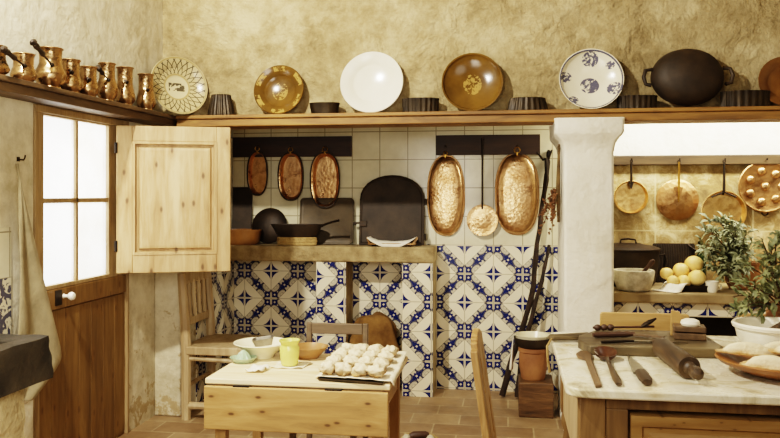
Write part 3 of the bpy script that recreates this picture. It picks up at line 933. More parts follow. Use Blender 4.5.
g.sheet(grid)
o = g.obj('tray_cloth', M['cloth'], None, solid=.003, loc=(pt.x, 5.27, ZL + .001))
tag(o, 'white cloth lying in the small footed tray on the ledge', 'cloth')
# black rectangular griddle leaning on the tiles
pg = at(326, 243, Y=5.37)
gw, gh = 56 * 5.47 / F, 47 * 5.47 / F
gr = thing('griddle_pan', 'rectangular black griddle with rounded corners under the copper pans', 'griddle', (pg.x, 5.365, ZL + .002), (R(82), 0, 0))
g = G(); g.rings([[(x * k, gh / 2 + y * k, z) for x, y in rrect(gw, gh, .03)] for k, z in ((.98, 0), (1, .01), (.99, .014), (.96, .013), (.94, .006), (.93, .005))])
g.obj('plate', M['iron_grey'], gr)
G().lathe([(.005, 0), (.009, .012), (.001, .02)], 10, Matrix.Translation((gw / 2 + .004, gh * .44, .006)) @ Matrix.Rotation(R(90), 4, 'Y')).obj('knob', M['iron'], gr)
# straw ring with a black chestnut pan on it
ps = at(297, 246, Y=5.245)
sr = G()
for k in range(3): sr.ring((0, 0, .013 + k * .017), .135 - .004 * abs(k - 1), .0125, seg=36, ts=8, sy=.36)
o = sr.obj('straw_ring', M['rope'], loc=(ps.x, 5.245, ZL))
tag(o, 'pale coiled straw ring lying on the hearth ledge', 'pan ring')
cp = thing('frying_pan', 'sooty black frying pan with a long handle resting on the straw ring', 'pan', (ps.x, 5.245, ZL + .06))
g = G().lathe([(.001, 0), (.12, 0), (.14, .012), (.185, .082), (.19, .088), (.184, .088), (.136, .018), (.001, .006)], 40, sy=.42)
g.obj('body', M['iron_matte'], cp)
G().tube([(.165, -.02, .07), (.21, -.035, .09), (.27, -.06, .108), (.315, -.075, .118)], [.009, .008, .007, .009], 8).obj('handle', M['iron'], cp)
# round black lid behind, leaning
pl = at(269, 243, Y=5.36)
g = G().lathe([(.001, 0), (.125, 0), (.13, .006), (.12, .016), (.06, .034), (.02, .038), (.001, .038)], 36)
o = g.obj('shallow_pan', M['iron'], loc=(pl.x - .0, 5.375, ZL + .131), rot=(R(76), 0, 0))
tag(o, 'round black shallow pan leaning behind the frying pan', 'pan')
# earthenware casserole at the left end
pc = at(247, 243, Y=5.28)
g = G().lathe([(.001, 0), (.12, 0), (.14, .02), (.152, .09), (.158, .1), (.158, .108), (.15, .108), (.138, .03), (.001, .012)], 36, sy=.6)
o = g.obj('casserole_dish', M['terra_glaze'], loc=(pc.x - .05, 5.285, ZL))
tag(o, 'shallow brown earthenware dish half hidden by the shutter on the ledge', 'dish')
# dark tin tray behind the shutter edge
pd = at(238, 243, Y=5.38)
g = G(); g.rings([[(x * k, .13 + .08 + y * k, z) for x, y in rrect(.2, .4, .035)] for k, z in ((.97, 0), (1, .012), (.97, .014), (.94, .005))])
o = g.obj('baking_tray', M['iron_matte'], loc=(pd.x - .0, 5.385, ZL), rot=(R(84), 0, 0))
tag(o, 'tall black baking tray standing behind the brown dish, beside the shutter', 'tray')

# ------------------------------------------------------------------ sack in the hearth opening
psk = at(374, 316, Y=5.3)
g = G(); rs = []
for i in range(15):
    t = i / 14; z = psk.z * 1.0 * t
    ww = .158 * (1 - .04 * t) * (1 if t < .9 else 1 - (t - .9) * 3.2); dd = .09 * (1 - .3 * t)
    ring = []
    for j in range(36):
        a = 2 * PI * j / 36
        p = Vector((ww * math.copysign(abs(math.cos(a)) ** .7, math.cos(a)), dd * math.copysign(abs(math.sin(a)) ** .8, math.sin(a)), z))
        n_ = mnoise.fractal(Vector((p.x * 8, p.y * 8, z * 7)), 1, 2, 3) * .028 + .006 * math.sin(z * 34 + p.x * 26 + a * 2)
        p += Vector((math.cos(a) * n_, math.sin(a) * n_, n_ * .8 if t > .8 else 0))
        p.x += .012 * math.sin(t * 5)
        fold = .012 * math.sin(a * 5 + t * 5) * (.3 + t) + .008 * math.sin(a * 2 - t * 9)
        p.x += fold * math.cos(a); p.y += fold * math.sin(a)
        if t > .6: p.z += (t - .6) * (.05 * math.sin(p.x * 16 + 1.2) + .05 * math.sin(p.x * 40 + p.y * 20))
        ring.append(p)
    rs.append(ring)
g.rings(rs)
o = g.obj('sack', M['sack'], loc=(-.9, 5.29, 0.0), sub=1, smooth=80)
tag(o, 'slumped brown cloth sack standing in the tiled hearth opening', 'sack')

# ------------------------------------------------------------------ fire irons, dry herbs, pot and block in the corner by the pillar
def pole(label, pts, r0, r1, name='wooden_pole'):
    g = G(); P = []
    for i in range(len(pts) - 1):
        for k in range(6):
            t = k / 6; q = Vector(pts[i]).lerp(Vector(pts[i + 1]), t)
            P.append(q + Vector((mnoise.noise(q * 7), mnoise.noise(q * 7 + Vector((5, 0, 0))) * .4, 0)) * .012)
    P.append(Vector(pts[-1]))
    n = len(P)
    g.tube(P, [r0 + (r1 - r0) * i / (n - 1) + .002 * math.sin(i * 2.3) for i in range(n)], 8)
    return tag(g.obj(name, M['stick']), label, 'stick', 'dark sticks in the corner')


a = at(501, 392, Y=5.26); a.z = .012
pole('long dark stick reaching up beside the right oval pan, leaning in the tiled corner', [a, at(531, 300, Y=5.33), at(541, 215, Y=5.38), at(547, 168, Y=5.40), at(549, 150, Y=5.41)], .02, .012)
a = at(516, 393, Y=5.24); a.z = .012
pole('shorter dark stick ending below the oval pans, leaning in the tiled corner', [a, at(528, 330, Y=5.28), at(542, 280, Y=5.34), at(549, 245, Y=5.39)], .018, .011)
g = G()
ctr = at(546, 165, Y=5.395)
for k in (0,):
    g.tube([at(537, 152, Y=5.40), at(543, 160, Y=5.385), at(549, 158, Y=5.38), at(552, 150, Y=5.385)], [.006, .008, .008, .006], 8)
    g.tube([at(546, 158, Y=5.38), at(547, 180, Y=5.37), at(543, 205, Y=5.37)], [.012, .014, .008], 8)
tag(g.obj('iron_fork', M['iron']), 'black forked iron hooked over the corner by the right pan', 'fire iron')

# dry berry sprig hung on the pillar's inner side
hb = thing('dried_herb_bunch', 'dried herb bunch with rust berries hanging on the pillar side', 'dried herbs', (px0 - .012, 4.68, 0))
gs, gb = G(), G()
top = Vector((0, 0, 1.64))
for k in range(9):
    rr = random.Random(k)
    e = Vector((-.02 - rr.random() * .1, rr.uniform(-.1, .12), 1.10 + rr.random() * .28))
    m_ = Vector((-.012, e.y * .4, 1.4))
    pts = [top, m_, e]
    gs.tube(pts, [.0035, .003, .0015], 5)
    for q in range(26):
        t = .15 + .85 * rr.random()
        p = m_.lerp(e, t) + Vector((rr.uniform(-.016, .005), rr.uniform(-.02, .02), rr.uniform(-.02, .02)))
        gb.ball(p, .0045 + .003 * rr.random(), 6)
gs.tube([Vector((-.006, -.02, 1.66)), Vector((-.012, -.02, 1.4)), Vector((-.01, -.02, 1.2))], [.006, .014, .008], 7)
gs.tube([Vector((0.004, 0, 1.66)), Vector((-.012, 0, 1.64))], .004, 6)
gs.obj('stem', M['dry'], hb); gb.obj('berry_sprays', M['berry'], hb)

blk = G()
b0 = at(538, 419, z=0)
blk.span((.065, 4.80, 0), (.275, 5.05, .215))
tag(blk.obj('wooden_block', M['block'], bevel=.008, smooth=0), 'rough dark wooden block on the floor beside the pillar', 'block')
pp = at(537, 383, z=.217)
cpx, cpy = .155, 4.92
rr_ = 14 * 4.83 / F
g = G().lathe([(.001, 0), (rr_ * .8, 0), (rr_ * .86, .01), (rr_ * .97, .07), (rr_ * 1.0, .13), (rr_ * .98, .165), (rr_ * 1.06, .172), (rr_ * 1.06, .192), (rr_ * .98, .195), (rr_ * .9, .17), (.001, .02)], 32)
o = g.obj('terracotta_pot', M['terracotta'], loc=(cpx, cpy, .2155)); tag(o, 'orange terracotta pot standing on the dark wooden block', 'pot')
zp = .2155 + .1955
g = G().lathe([(.001, 0), (rr_ * .95, 0), (rr_ * 1.2, .02), (rr_ * 1.32, .05), (rr_ * 1.34, .062), (rr_ * 1.28, .062), (rr_ * 1.1, .026), (.001, .01)], 36)
o = g.obj('iron_pan', M['iron_matte'], loc=(cpx - .004, cpy, zp)); tag(o, 'black iron pan sitting on top of the terracotta pot', 'pan')
g = G().lathe([(.001, 0), (rr_ * .8, 0), (rr_ * 1.16, .04), (rr_ * 1.24, .068), (rr_ * 1.3, .074), (rr_ * 1.22, .076), (rr_ * 1.05, .04), (.001, .012)], 36)
o = g.obj('white_bowl', M['cream_glaze'], loc=(cpx - .004, cpy, zp + .004)); tag(o, 'shallow white bowl nested in the black pan on the terracotta pot', 'bowl')
# white cloth hanging down beside the pot
g = G(); grid = []
for i in range(12):
    t = i / 11; row = []
    for k in range(7):
        q = k / 6
        row.append((-.012 * math.sin(q * 7) * t - .012 * t, -.05 + .1 * q * (1 - .2 * t), -.2 * t + .004 * math.sin(q * 9)))
    grid.append(row)
g.sheet(grid)
o = g.obj('hanging_cloth', M['cloth'], loc=(cpx - rr_ * 1.42, cpy + .02, zp + .055), solid=.003, smooth=80); tag(o, 'white cloth hanging down the left side of the terracotta pot', 'cloth')

# ------------------------------------------------------------------ right alcove: counter, rail, pans and what stands on it
ac = thing('alcove_counter', 'sandy stone counter with blue tile frieze in the right alcove', 'counter', (1.0, 4.8, 0))
AX = px1 + .0; AY0 = 4.79
g = G().span((.595 - 1, AY0 - 4.8, .717), (XR - .01 - 1, YB - .012 - 4.8, .777))
g.obj('counter_slab', M['stone_counter'], ac, smooth=0, bevel=.01)
g = G().span((.6 - 1, .06, 0), (.92 - 1, .6, .717)).span((1.62 - 1, .06, 0), (XR - .02 - 1, .6, .717)).span((.92 - 1, .06, .63), (1.62 - 1, .6, .717))
g.obj('masonry_base', M['plaster_white'], ac, smooth=0)
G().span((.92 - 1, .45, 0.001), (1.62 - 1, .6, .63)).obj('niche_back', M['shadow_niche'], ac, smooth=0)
fz = azulejo('blue azulejo frieze', 'X', 1.175 - 1, .635, .2)
G().span((.6 - 1, .045, .632), (XR - .02 - 1, .061, .717)).obj('tile_frieze', fz, ac, smooth=0)
ZA = .7775
# rail with hung pans
ra = at(690, 155, Y=YB - .04); rb_ = at(690, 165, Y=YB - .04)
rl = thing('pan_rail', 'rough old wooden rail hung with pans in the right alcove', 'rail', (1.2, YB - .005, rb_.z))
G().span((.43 - 1.2, -.045, 0), (XR - .02 - 1.2, -.001, ra.z - rb_.z)).obj('beam', M['old_rail'], rl, smooth=0, bevel=.006)
YR = YB - .055
for uu in (631, 679, 724, 766):
    x = at(uu, 160, Y=YR).x - 1.2; z = at(uu, 160, Y=YR).z - rb_.z
    G().tube([(x, -.04, z), (x, -.075, z), (x, -.08, z + .012)], .004, 6).obj('hook', M['iron'], rl)


def round_pan(label, u, v, rpx, vtop, mat, style):
    p0 = at(u, v, Y=YR); D = p0.y * CS - p0.x * SN
    r = rpx * D / F
    t = thing('copper_pan', label, 'pan', (p0.x, YB - .012, p0.z), (R(90), 0, 0), 'copper pans in the right alcove')
    hz = at(u, vtop, Y=YR).z - p0.z
    if style == 'pan':
        G().lathe([(.001, 0), (r * .92, 0), (r, .045), (r * 1.02, .048), (r * .97, .05), (r * .88, .008), (.001, .006)], 40).obj('body', mat, t)
    elif style == 'lid':
        G().lathe([(.001, .01), (r, .0), (r * 1.01, .006), (r * .9, .014), (r * .5, .03), (.001, .042)], 40).obj('body', mat, t)
    else:
        G().lathe([(.001, 0), (r * .9, 0), (r, .018), (r * 1.02, .03), (r * .98, .036), (r * .9, .03), (.001, .03)], 40).obj('body', mat, t)
    return t, r, hz


t, r, hz = round_pan('small round copper pan hanging beside the white pillar', 631, 197, 16.5, 162, M['copper_pale'], 'pan')
G().tube([(0, r * .72, .03), (0, r * .9, .052), (0, hz * .6, .055), (0, hz, .06)], [.004, .009, .008, .007], 8).obj('handle', M['iron'], t); G().ring((0, hz + .004, .06), .008, .003).obj('hanging_ring', M['iron'], t)
G().prism([(-.02, r * .96), (.02, r * .96), (.004, r * .5), (-.004, r * .5)], .05, .054).obj('handle_plate', M['iron'], t)
t, r, hz = round_pan('domed copper lid with handle crossing its middle in the alcove', 678.5, 200, 20.5, 162, M['copper_dull'], 'lid')
G().tube([(0, -r * .1, .046), (0, r * .3, .052), (0, hz * .6, .058), (0, hz, .06)], [.005, .008, .008, .007], 8).obj('handle', M['brass'], t); G().ring((0, hz + .004, .06), .008, .003).obj('hanging_ring', M['iron'], t)
G().prism([(-.03, r * .62), (.03, r * .62), (.006, r * .1), (-.006, r * .1)], .03, .042).obj('handle_plate', M['copper_dull'], t)
t, r, hz = round_pan('large pale copper pan hanging above the green branches', 723.5, 212, 21.5, 162, M['copper_pale'], 'pan')
G().tube([(0, r * .8, .03), (0, r * .98, .054), (0, hz * .6, .058), (0, hz, .06)], [.005, .01, .009, .007], 8).obj('handle', M['iron'], t); G().ring((0, hz + .004, .06), .008, .003).obj('hanging_ring', M['iron'], t)
G().tube([(-r * .55, r * .7, .05), (0, r * .93, .052), (r * .55, r * .7, .05)], .006, 8).obj('handle_plate', M['iron'], t)
t, r, hz = round_pan('round copper cake pan with raised domes at the right edge', 766, 186.5, 25.5, 162, M['copper_dull'], 'flat')
for k in range(8):
    a = 2 * PI * k / 7
    q = (r * .62 * math.cos(a), r * .62 * math.sin(a), .03) if k < 7 else (0, 0, .03)
    G().ball(q, (r * .17, r * .17, .018), 16).obj('dome', M['copper'], t)
G().ring((0, r + .014, .02), .013, .005).obj('hanging_ring', M['iron'], t)
G().ring((0, -r - .008, .02), .014, .004, sx=1.3).obj('lower_handle', M['iron'], t)

# black lidded pot
pb = at(634, 286, Y=5.2)
bp = thing('cooking_pot', 'black iron pot with domed lid behind the stone mortar', 'pot', (at(628, 286, Y=5.2).x, 5.223, ZA))
r = 30 * 5.06 / F
G().lathe([(.001, 0), (r * .8, 0), (r * .88, .02), (r * .98, .12), (r, .21), (r * 1.04, .222), (r * .95, .222), (.001, .03)], 40).obj('body', M['iron_matte'], bp)
ld = G().lathe([(.001, .214), (r * 1.06, .222), (r * 1.06, .236), (r * .9, .25), (r * .4, .268), (.001, .272)], 40).obj('lid', M['iron'], bp)
G().tube([(-.05, -.03, .266), (-.045, -.03, .292), (0, -.03, .3), (.045, -.03, .292), (.05, -.03, .266)], .006, 8).obj('lid_handle', M['iron'], ld)
G().tube([(r * .98, -.02, .19), (r * 1.16, -.02, .2), (r * 1.2, -.02, .16), (r * 1.12, -.02, .1), (r * .98, -.02, .07)], .008, 8).obj('handle', M['iron'], bp)
# mortar and pestle
pm = at(633, 291, Y=4.92)
mt_ = G().lathe([(.001, 0), (.085, 0), (.1, .012), (.118, .07), (.124, .118), (.12, .126), (.1, .126), (.09, .09), (.05, .05), (.001, .045)], 28)
for v in mt_.bm.verts:
    n_ = mnoise.noise(v.co * 22) * .006; v.co.x += n_; v.co.y += n_
o = mt_.obj('stone_mortar', M['stone_mortar'], loc=(pm.x, 4.9, ZA)); tag(o, 'pale rough stone mortar on the alcove counter next to the pillar', 'mortar')
G().lathe([(.001, 0), (.016, .0), (.02, .012), (.011, .05), (.01, .13), (.014, .15), (.016, .165), (.008, .178), (.001, .18)], 14, None)
g = G().lathe([(.001, 0), (.018, .004), (.02, .016), (.011, .05), (.011, .12), (.015, .145), (.016, .16), (.008, .172), (.001, .174)], 14)
o = g.obj('pestle', M['tool_x'], loc=(pm.x + .01, 4.9, ZA + .055), rot=(R(8), R(38), 0)); tag(o, 'dark wooden pestle leaning in the stone mortar', 'pestle')
# ribbed iron grill leaning on the slabs
pgx = at(674, 276, Y=5.38)
gl = thing('ribbed_grill', 'dark ribbed iron grill plate leaning between pot and fruit', 'grill', (pgx.x, 5.372, ZA + .001), (R(84), 0, 0))
g = G().prism(rrect(.27, .26, .012), 0, .008, Matrix.Translation((0, .13, 0)))
for k in range(17): g.box((-.124 + k * .0155, .13, .011), (.007, .245, .009))
g.obj('plate', M['iron_matte'], gl, smooth=0)
G().tube([(.09, .25, .012), (.15, .2, .03), (.2, .16, .04)], [.007, .006, .008], 8).obj('handle', M['iron'], gl)
# dark tray with a cloth and yellow fruit
ptx = at(685, 291, Y=4.93)
fx, fy = at(688, 291, Y=4.96).x, 4.96
g = G(); g.rings([[(x * k, y * k, z) for x, y in rrect(.27, .2, .02)] for k, z in ((.86, 0), (1, .035), (1.01, .04), (.97, .04), (.84, .006))])
o = g.obj('fruit_tray', M['iron'], loc=(fx, fy, ZA), smooth=40); tag(o, 'dark flared tray holding yellow fruit on the alcove counter', 'tray')
g = G(); grid = []
for i in range(15):
    row = []
    a_ = i / 14
    for j in range(11):
        b_ = j / 10
        # a square cloth set cornerwise over the tray's front left corner
        du, dv_ = (a_ - .5) * .15, (b_ - .5) * .15
        x = -.108 + (du - dv_) * .75; y = -.06 + (du + dv_) * .75
        out = max(0, (-.13 - x)) + max(0, (-.10 - y))
        z = .046 + .004 * math.sin(60 * x + 40 * y)
        if out > 0: z = max(.004, .046 - out * 1.3)
        row.append((x, y, z))
    grid.append(row)
g.sheet(grid)
o = g.obj('napkin', M['cloth'], loc=(fx, fy, ZA), solid=.003); tag(o, 'white napkin corner spilling over the left side of the fruit tray', 'napkin')
fr = [(666.5, 273.5, 4.94, 6.5, 'small yellow fruit at the left end of the fruit tray'), (681, 270.5, 4.98, 8.2, 'yellow fruit second from left in the upper row of the fruit tray'),
      (694, 264, 5.02, 9, 'topmost yellow fruit of the tray pile'), (697, 278, 4.92, 8.6, 'large yellow fruit at the right front of the fruit tray'),
      (673, 281, 4.9, 6, 'small yellow fruit low at the front left, beside the napkin'), (684, 281.5, 4.92, 7, 'yellow fruit low in the middle of the tray front')]
f0 = None
for u, v, y, rp, label in fr:
    p0 = at(u, v, Y=y); r = rp * 4.72 / F
    g = G().ball((0, 0, 0), (r, r, r * .93), 20, lump=.06, ls=5, seed=u)
    o = g.obj('yellow_fruit', M['fruit'], loc=p0); tag(o, label, 'fruit', 'yellow fruit on the tray')
    G().tube([(0, 0, r * .88), (.002, 0, r * 1.02)], .003, 6).obj('stem', M['twig'], o)
# bottle and little white jug
pbt = at(700.5, 268, Y=5.3)
g = G().lathe([(.001, 0), (.034, 0), (.036, .01), (.036, .15), (.028, .185), (.014, .21), (.0135, .262), (.016, .266), (.016, .28), (.001, .28)], 20)
o = g.obj('glass_bottle', M['bottle'], loc=(pbt.x, 5.3, ZA)); tag(o, 'dark green glass bottle behind the fruit and branches', 'bottle')
pwj = at(712, 293, Y=4.88)
wj = thing('white_cup', 'little white cup on the alcove counter under the branches', 'cup', (pwj.x, 4.88, ZA))
G().lathe([(.001, 0), (.026, 0), (.034, .02), (.036, .05), (.04, .066), (.036, .066), (.03, .02), (.001, .008)], 24).obj('body', M['white_glaze'], wj)
G().tube([(.034, 0, .05), (.052, 0, .045), (.05, 0, .02), (.033, 0, .016)], .004, 6).obj('handle', M['white_glaze'], wj)


# ------------------------------------------------------------------ leafy branches
def leaf(g, p, d, up, L, W):
    d = d.normalized(); s = d.cross(up).normalized(); n = s.cross(d)
    pts = []
    for t, k in ((0, .05), (.25, .8), (.5, 1), (.8, .6), (1, .03)):
        c = p + d * L * t + n * (L * .18 * math.sin(t * PI))
        pts.append((c - s * W * k / 2 + n * W * .12 * k, c, c + s * W * k / 2 + n * W * .12 * k))
    vs = [q for r in pts for q in r]; f = []
    for i in range(4):
        for j in range(2): f.append((i * 3 + j, i * 3 + j + 1, (i + 1) * 3 + j + 1, (i + 1) * 3 + j))
    g.add(vs, f)


def branches(root, base, tips, seed, mat, L, W, dens):
    rr = random.Random(seed); gs, gl_ = G(), G()
    base = Vector(base)
    for tip in tips:
        tip = Vector(tip); mid = base.lerp(tip, .5) + Vector((rr.uniform(-.03, .03), rr.uniform(-.03, .03), .05))
        P = []
        for i in range(9):
            t = i / 8
            P.append(base * (1 - t) ** 2 + mid * 2 * t * (1 - t) + tip * t * t)
        gs.tube(P, [.005 - .0035 * i / 8 for i in range(9)], 5)
        n = int(dens * (tip - base).length / .1)
        for k in range(n):
            t = .22 + .78 * (k + rr.random()) / n
            i = min(7, int(t * 8)); fr_ = t * 8 - i
            p = P[i].lerp(P[i + 1], fr_); ax = (P[i + 1] - P[i]).normalized()
            rv = Vector((rr.gauss(0, 1), rr.gauss(0, 1), rr.gauss(0, 1)))
            sd = (rv - ax * rv.dot(ax)).normalized()
            # a short side twig with a few leaves
            tw = p + (sd * .6 + ax * .5) * rr.uniform(.01, .075)
            gs.tube([p, tw], .0012, 4)
            for q in range(4):
                rv = Vector((rr.gauss(0, 1), rr.gauss(0, 1), rr.gauss(0, .8)))
                dd = (sd * .8 + ax * .6 + rv * .55)
                leaf(gl_, p.lerp(tw, (q + 1) / 4), dd, Vector((rr.uniform(-.5, .5), rr.uniform(-.9, 0), 1)), L * rr.uniform(.65, 1.15), W * rr.uniform(.7, 1.1))
    gs.obj('branch', M['twig'], root); gl_.obj('leaves', mat, root, smooth=80)


# branches in a clay pot on the alcove counter
vx = at(742, 288, Y=5.1)
vp = thing('potted_branches', 'grey green leafy branches in a clay pot on the alcove counter', 'plant', (vx.x, 5.1, ZA))
r = .1
G().lathe([(.001, 0), (.075, 0), (.095, .04), (.104, .1), (.1, .15), (.108, .158), (.108, .17), (.096, .17), (.085, .1), (.001, .1)], 28).obj('pot', M['terracotta'], vp)
tips = []
rq = random.Random(5)
for k in range(30):
    a_ = 2 * PI * k / 30 * 3.03; q_ = .55 + .45 * rq.random()
    uu, vv = 725 + 23 * q_ * math.cos(a_), 250 + 37 * q_ * math.sin(a_)
    tips.append(at(uu, vv, Y=rq.uniform(4.8, 5.08)) - Vector((vx.x, 5.1, ZA)))
branches(vp, (0, 0, .12), tips, 3, M['leaf'], .062, .024, 3.0)

# ------------------------------------------------------------------ marble topped table, front right
TZ = .80; TX0, TX1, TY0, TY1 = .168, 1.62, 2.295, 3.25
mt = thing('marble_table', 'marble topped wooden kitchen table with a wide drawer, front right', 'table', (.9, 2.77, 0))
ox, oy = .9, 2.77
out = []
rc = .055
for cx, cy, a in ((TX1 - rc, TY1 - rc, 0), (TX0 + rc, TY1 - rc, 90), (TX0 + rc, TY0 + rc, 180), (TX1 - rc, TY0 + rc, 270)):
    for i in range(9): out.append((cx + rc * math.cos(R(a + 90 * i / 8)) - ox, cy + rc * math.sin(R(a + 90 * i / 8)) - oy))
G().prism(out, TZ - .028, TZ).obj('marble_top', M['marble'], mt, bevel=.006, seg=3, smooth=40)
cx0, cx1, cy0, cy1 = TX0 + .04, TX1 - .045, TY0 + .045, TY1 - .05
def loc(p): return (p[0] - ox, p[1] - oy, p[2])
for (x, y) in ((cx0, cy0), (cx1 - .075, cy0), (cx0, cy1 - .07), (cx1 - .07, cy1 - .07)):
    wl = .075
    g = G().span(loc((x, y, .5)), loc((x + wl, y + .07, TZ - .0285)))
    q = Matrix.Translation(loc((x + wl / 2, y + .035, 0)))
    g.lathe([(.001, 0), (.022, 0), (.026, .03), (.02, .06), (.032, .2), (.034, .36), (.026, .42), (.036, .45), (.036, .47), (.03, .5)], 20, q)
    g.obj('leg', M['cabinet'], mt, bevel=.003)
g = G()
g.span(loc((cx0 + .075, cy0 + .006, TZ - .068)), loc((cx1 - .075, cy0 + .03, TZ - .0285)))
g.span(loc((cx0 + .075, cy0 + .006, .46)), loc((cx1 - .075, cy0 + .03, .5)))
g.obj('front_rail', M['cabinet'], mt, smooth=0, bevel=.003)
G().span(loc((cx0 + .075, cy0 + .006, .5)), loc((cx0 + .14, cy0 + .03, TZ - .068))).obj('front_stile', M['cabinet'], mt, smooth=0, bevel=.003)
g = G().span(loc((cx0 + .008, cy0 + .07, .5)), loc((cx0 + .03, cy1 - .07, TZ - .0285))).span(loc((cx1 - .03, cy0 + .07, .5)), loc((cx1 - .008, cy1 - .07, TZ - .0285))).span(loc((cx0 + .07, cy1 - .03, .5)), loc((cx1 - .07, cy1 - .008, TZ - .0285)))
g.obj('side_apron', M['chair_pale'], mt, smooth=0)
g = G()
da0, da1, db0, db1 = cx0 + .146, cx1 - .085, .505, TZ - .082
def dins(k, y): return [loc((da0 + k, y, db0 + k)), loc((da1 - k, y, db0 + k)), loc((da1 - k, y, db1 - k)), loc((da0 + k, y, db1 - k))]
yf = cy0 - .006
g.rings([dins(0, yf + .2), dins(0, yf), dins(.03, yf), dins(.036, yf + .008), dins(.05, yf + .008), dins(.06, yf + .002)])
dw = g.obj('drawer', M['cabinet_x'], mt, smooth=0)
G().lathe([(.008, 0), (.008, .015), (.017, .022), (.018, .032), (.001, .038)], 16, Matrix.Translation(loc(((da0 + da1) / 2, yf, (db0 + db1) / 2))) @ Matrix.Rotation(R(90), 4, 'X')).obj('knob', M['iron'], dw)

# chopping board with a handle
BZ = TZ + .034
bpts = [(590, 345, BZ), (586, 337, BZ), (598, 329, BZ), (692, 330.5, BZ), (722, 345.5, BZ), (716, 348.5, BZ)]
ov = [at(u, v, z=z) for u, v, z in ((590, 345.5, BZ), (720, 349, BZ), (723, 346, BZ), (700, 331.5, BZ), (600, 328.5, BZ), (579, 335, BZ), (578, 339, BZ))]
cb = thing('chopping_board', 'dark thick chopping board with a handle over the table edge', 'board', (ov[0].x + .2, 2.9, TZ + .0005))
c0 = Vector((ov[0].x + .2, 2.9, 0))
G().prism([((p - c0).x, (p - c0).y) for p in ov], 0, .033).obj('slab', M['board'], cb, bevel=.004, smooth=30)
h0 = at(588, 336, z=BZ - .015) - c0; h1 = at(549, 337, z=BZ - .015) - c0; h0.z = h1.z = .017
dv = (h1 - h0).normalized()
G().tube([h0, h0 + dv * .05, h1 + dv * -.03, h1 - dv * .012, h1], [.03, .026, .022, .024, .012], 10, sq=.55).obj('handle', M['board'], cb)
G().tube([h1 + Vector((.01, -.014, 0)), h1 + Vector((-.008, -.016, -.03)), h1 + Vector((-.004, -.014, -.09)), h1 + Vector((.002, -.016, -.13))], [.003, .004, .005, .006], 6).obj('string_loop', M['rope'], cb)


def flat(name, label, cat, mat, outl, z, th, group=None, bevel=.003):
    """flat tool from an outline given on the surface at height z"""
    P = [at(u, v, z=z + th) for u, v in outl]; c = sum(P, Vector()) / len(P)
    o = G().prism([((p - c).x, (p - c).y) for p in P], 0, th).obj(name, mat, bevel=bevel, smooth=40, loc=(c.x, c.y, z + .0005))
    return tag(o, label, cat, group)


# three bead beater and knives on the board
ZB = TZ + .034
p0 = at(593, 328, z=ZB + .012); p1 = at(656, 327, z=ZB + .012)
be = thing('wooden_beater', 'dark wooden beater with three beads lying along the chopping board back', 'beater', (p0.x, p0.y, ZB + .0005))
dv = (p1 - p0); L = dv.length; dv.normalize(); dv = Vector((dv.x, dv.y, 0)).normalized(); o0 = Vector((0, 0, .013))
G().tube([o0, o0 + dv * L * .97], .0045, 8).obj('rod', M['tool_x'], be)
for k in range(3): G().ball(o0 + dv * (.018 + .026 * k), (.0145, .0125, .0125), 14).obj('bead', M['tool_x'], be)
q0 = o0 + dv * (L * .76); q1 = o0 + dv * L * 1.0 + Vector((0, .0, .032))
G().tube([q0, q0.lerp(q1, .25), q0.lerp(q1, .6), q1], [.006, .013, .014, .006], 10, sq=.6).obj('head', M['iron'], be)
kn = thing('carving_knife', 'broad knife with thick wooden handle lying on the chopping board', 'knife', (0, 0, 0))
p0 = at(593, 335, z=ZB + .011); p1 = at(634, 334, z=ZB + .011); p2 = at(665, 338, z=ZB + .006)
kn.location = (p0.x, p0.y, ZB + .0005)
a, b, c = (Vector((p.x - p0.x, p.y - p0.y, .011)) for p in (p0, p1, p2))
G().tube([a, a.lerp(b, .1), a.lerp(b, .8), b], [.009, .013, .013, .01], 10, sq=.8).obj('handle', M['tool_x'], kn)
dq = (c - b).normalized(); nq = Vector((-dq.y, dq.x, 0))
G().prism([(b + nq * .014).xy[:], (b - nq * .016).xy[:], (c - nq * .012).xy[:], (c + nq * .004).xy[:]], .006, .013).obj('blade', M['tool_mid'], kn, smooth=0, bevel=.001)
kn = thing('table_knife', 'thin long dark knife along the front of the chopping board', 'knife', (0, 0, 0))
p0 = at(601, 342, z=ZB + .006); p1 = at(634, 341, z=ZB + .006); p2 = at(688, 343, z=ZB + .006)
kn.location = (p0.x, p0.y, ZB + .0005)
a, b, c = (Vector((p.x - p0.x, p.y - p0.y, .006)) for p in (p0, p1, p2))
G().tube([a, a.lerp(b, .1), a.lerp(b, .8), b], [.006, .008, .007, .006], 8, sq=.7).obj('handle', M['iron'], kn)
dq = (c - b).normalized(); nq = Vector((-dq.y, dq.x, 0))
G().prism([(b + nq * .008).xy[:], (b - nq * .01).xy[:], (b.lerp(c, .7) - nq * .01).xy[:], c.xy[:], (b.lerp(c, .6) + nq * .008).xy[:]], .003, .008).obj('blade', M['steel'], kn, smooth=0)
# wooden slicer box with a white round piece on top
bxp = at(691, 340, z=ZB)
sb = thing('slicer_box', 'small wooden slicer box with upright back board on the chopping board', 'slicer', (bxp.x, bxp.y + .03, ZB + .0005), (0, 0, R(-8)))
g = G().box((0, 0, .012), (.11, .08, .024)).box((0, .0, .038), (.11, .08, .02))
g.obj('body', M['tool_mid'], sb, smooth=0, bevel=.003)
G().prism([(-.062, 0), (-.012, 0), (-.012, .055), (-.03, .09), (-.06, .094)], -.008, .008, Matrix.Translation((0, .048, .0)) @ Matrix.Rotation(R(90), 4, 'X')).obj('back_board', M['chair_tan'], sb, smooth=0, bevel=.002)
gp = Vector((bxp.x + .002, bxp.y + .022, ZB + .0495))
g = G().lathe([(.001, 0), (.03, 0), (.034, .008), (.031, .018), (.018, .024), (.001, .024)], 24)
o = g.obj('white_disc', M['garlic'], loc=gp); tag(o, 'round white soap like cake lying on the slicer box', 'white cake')

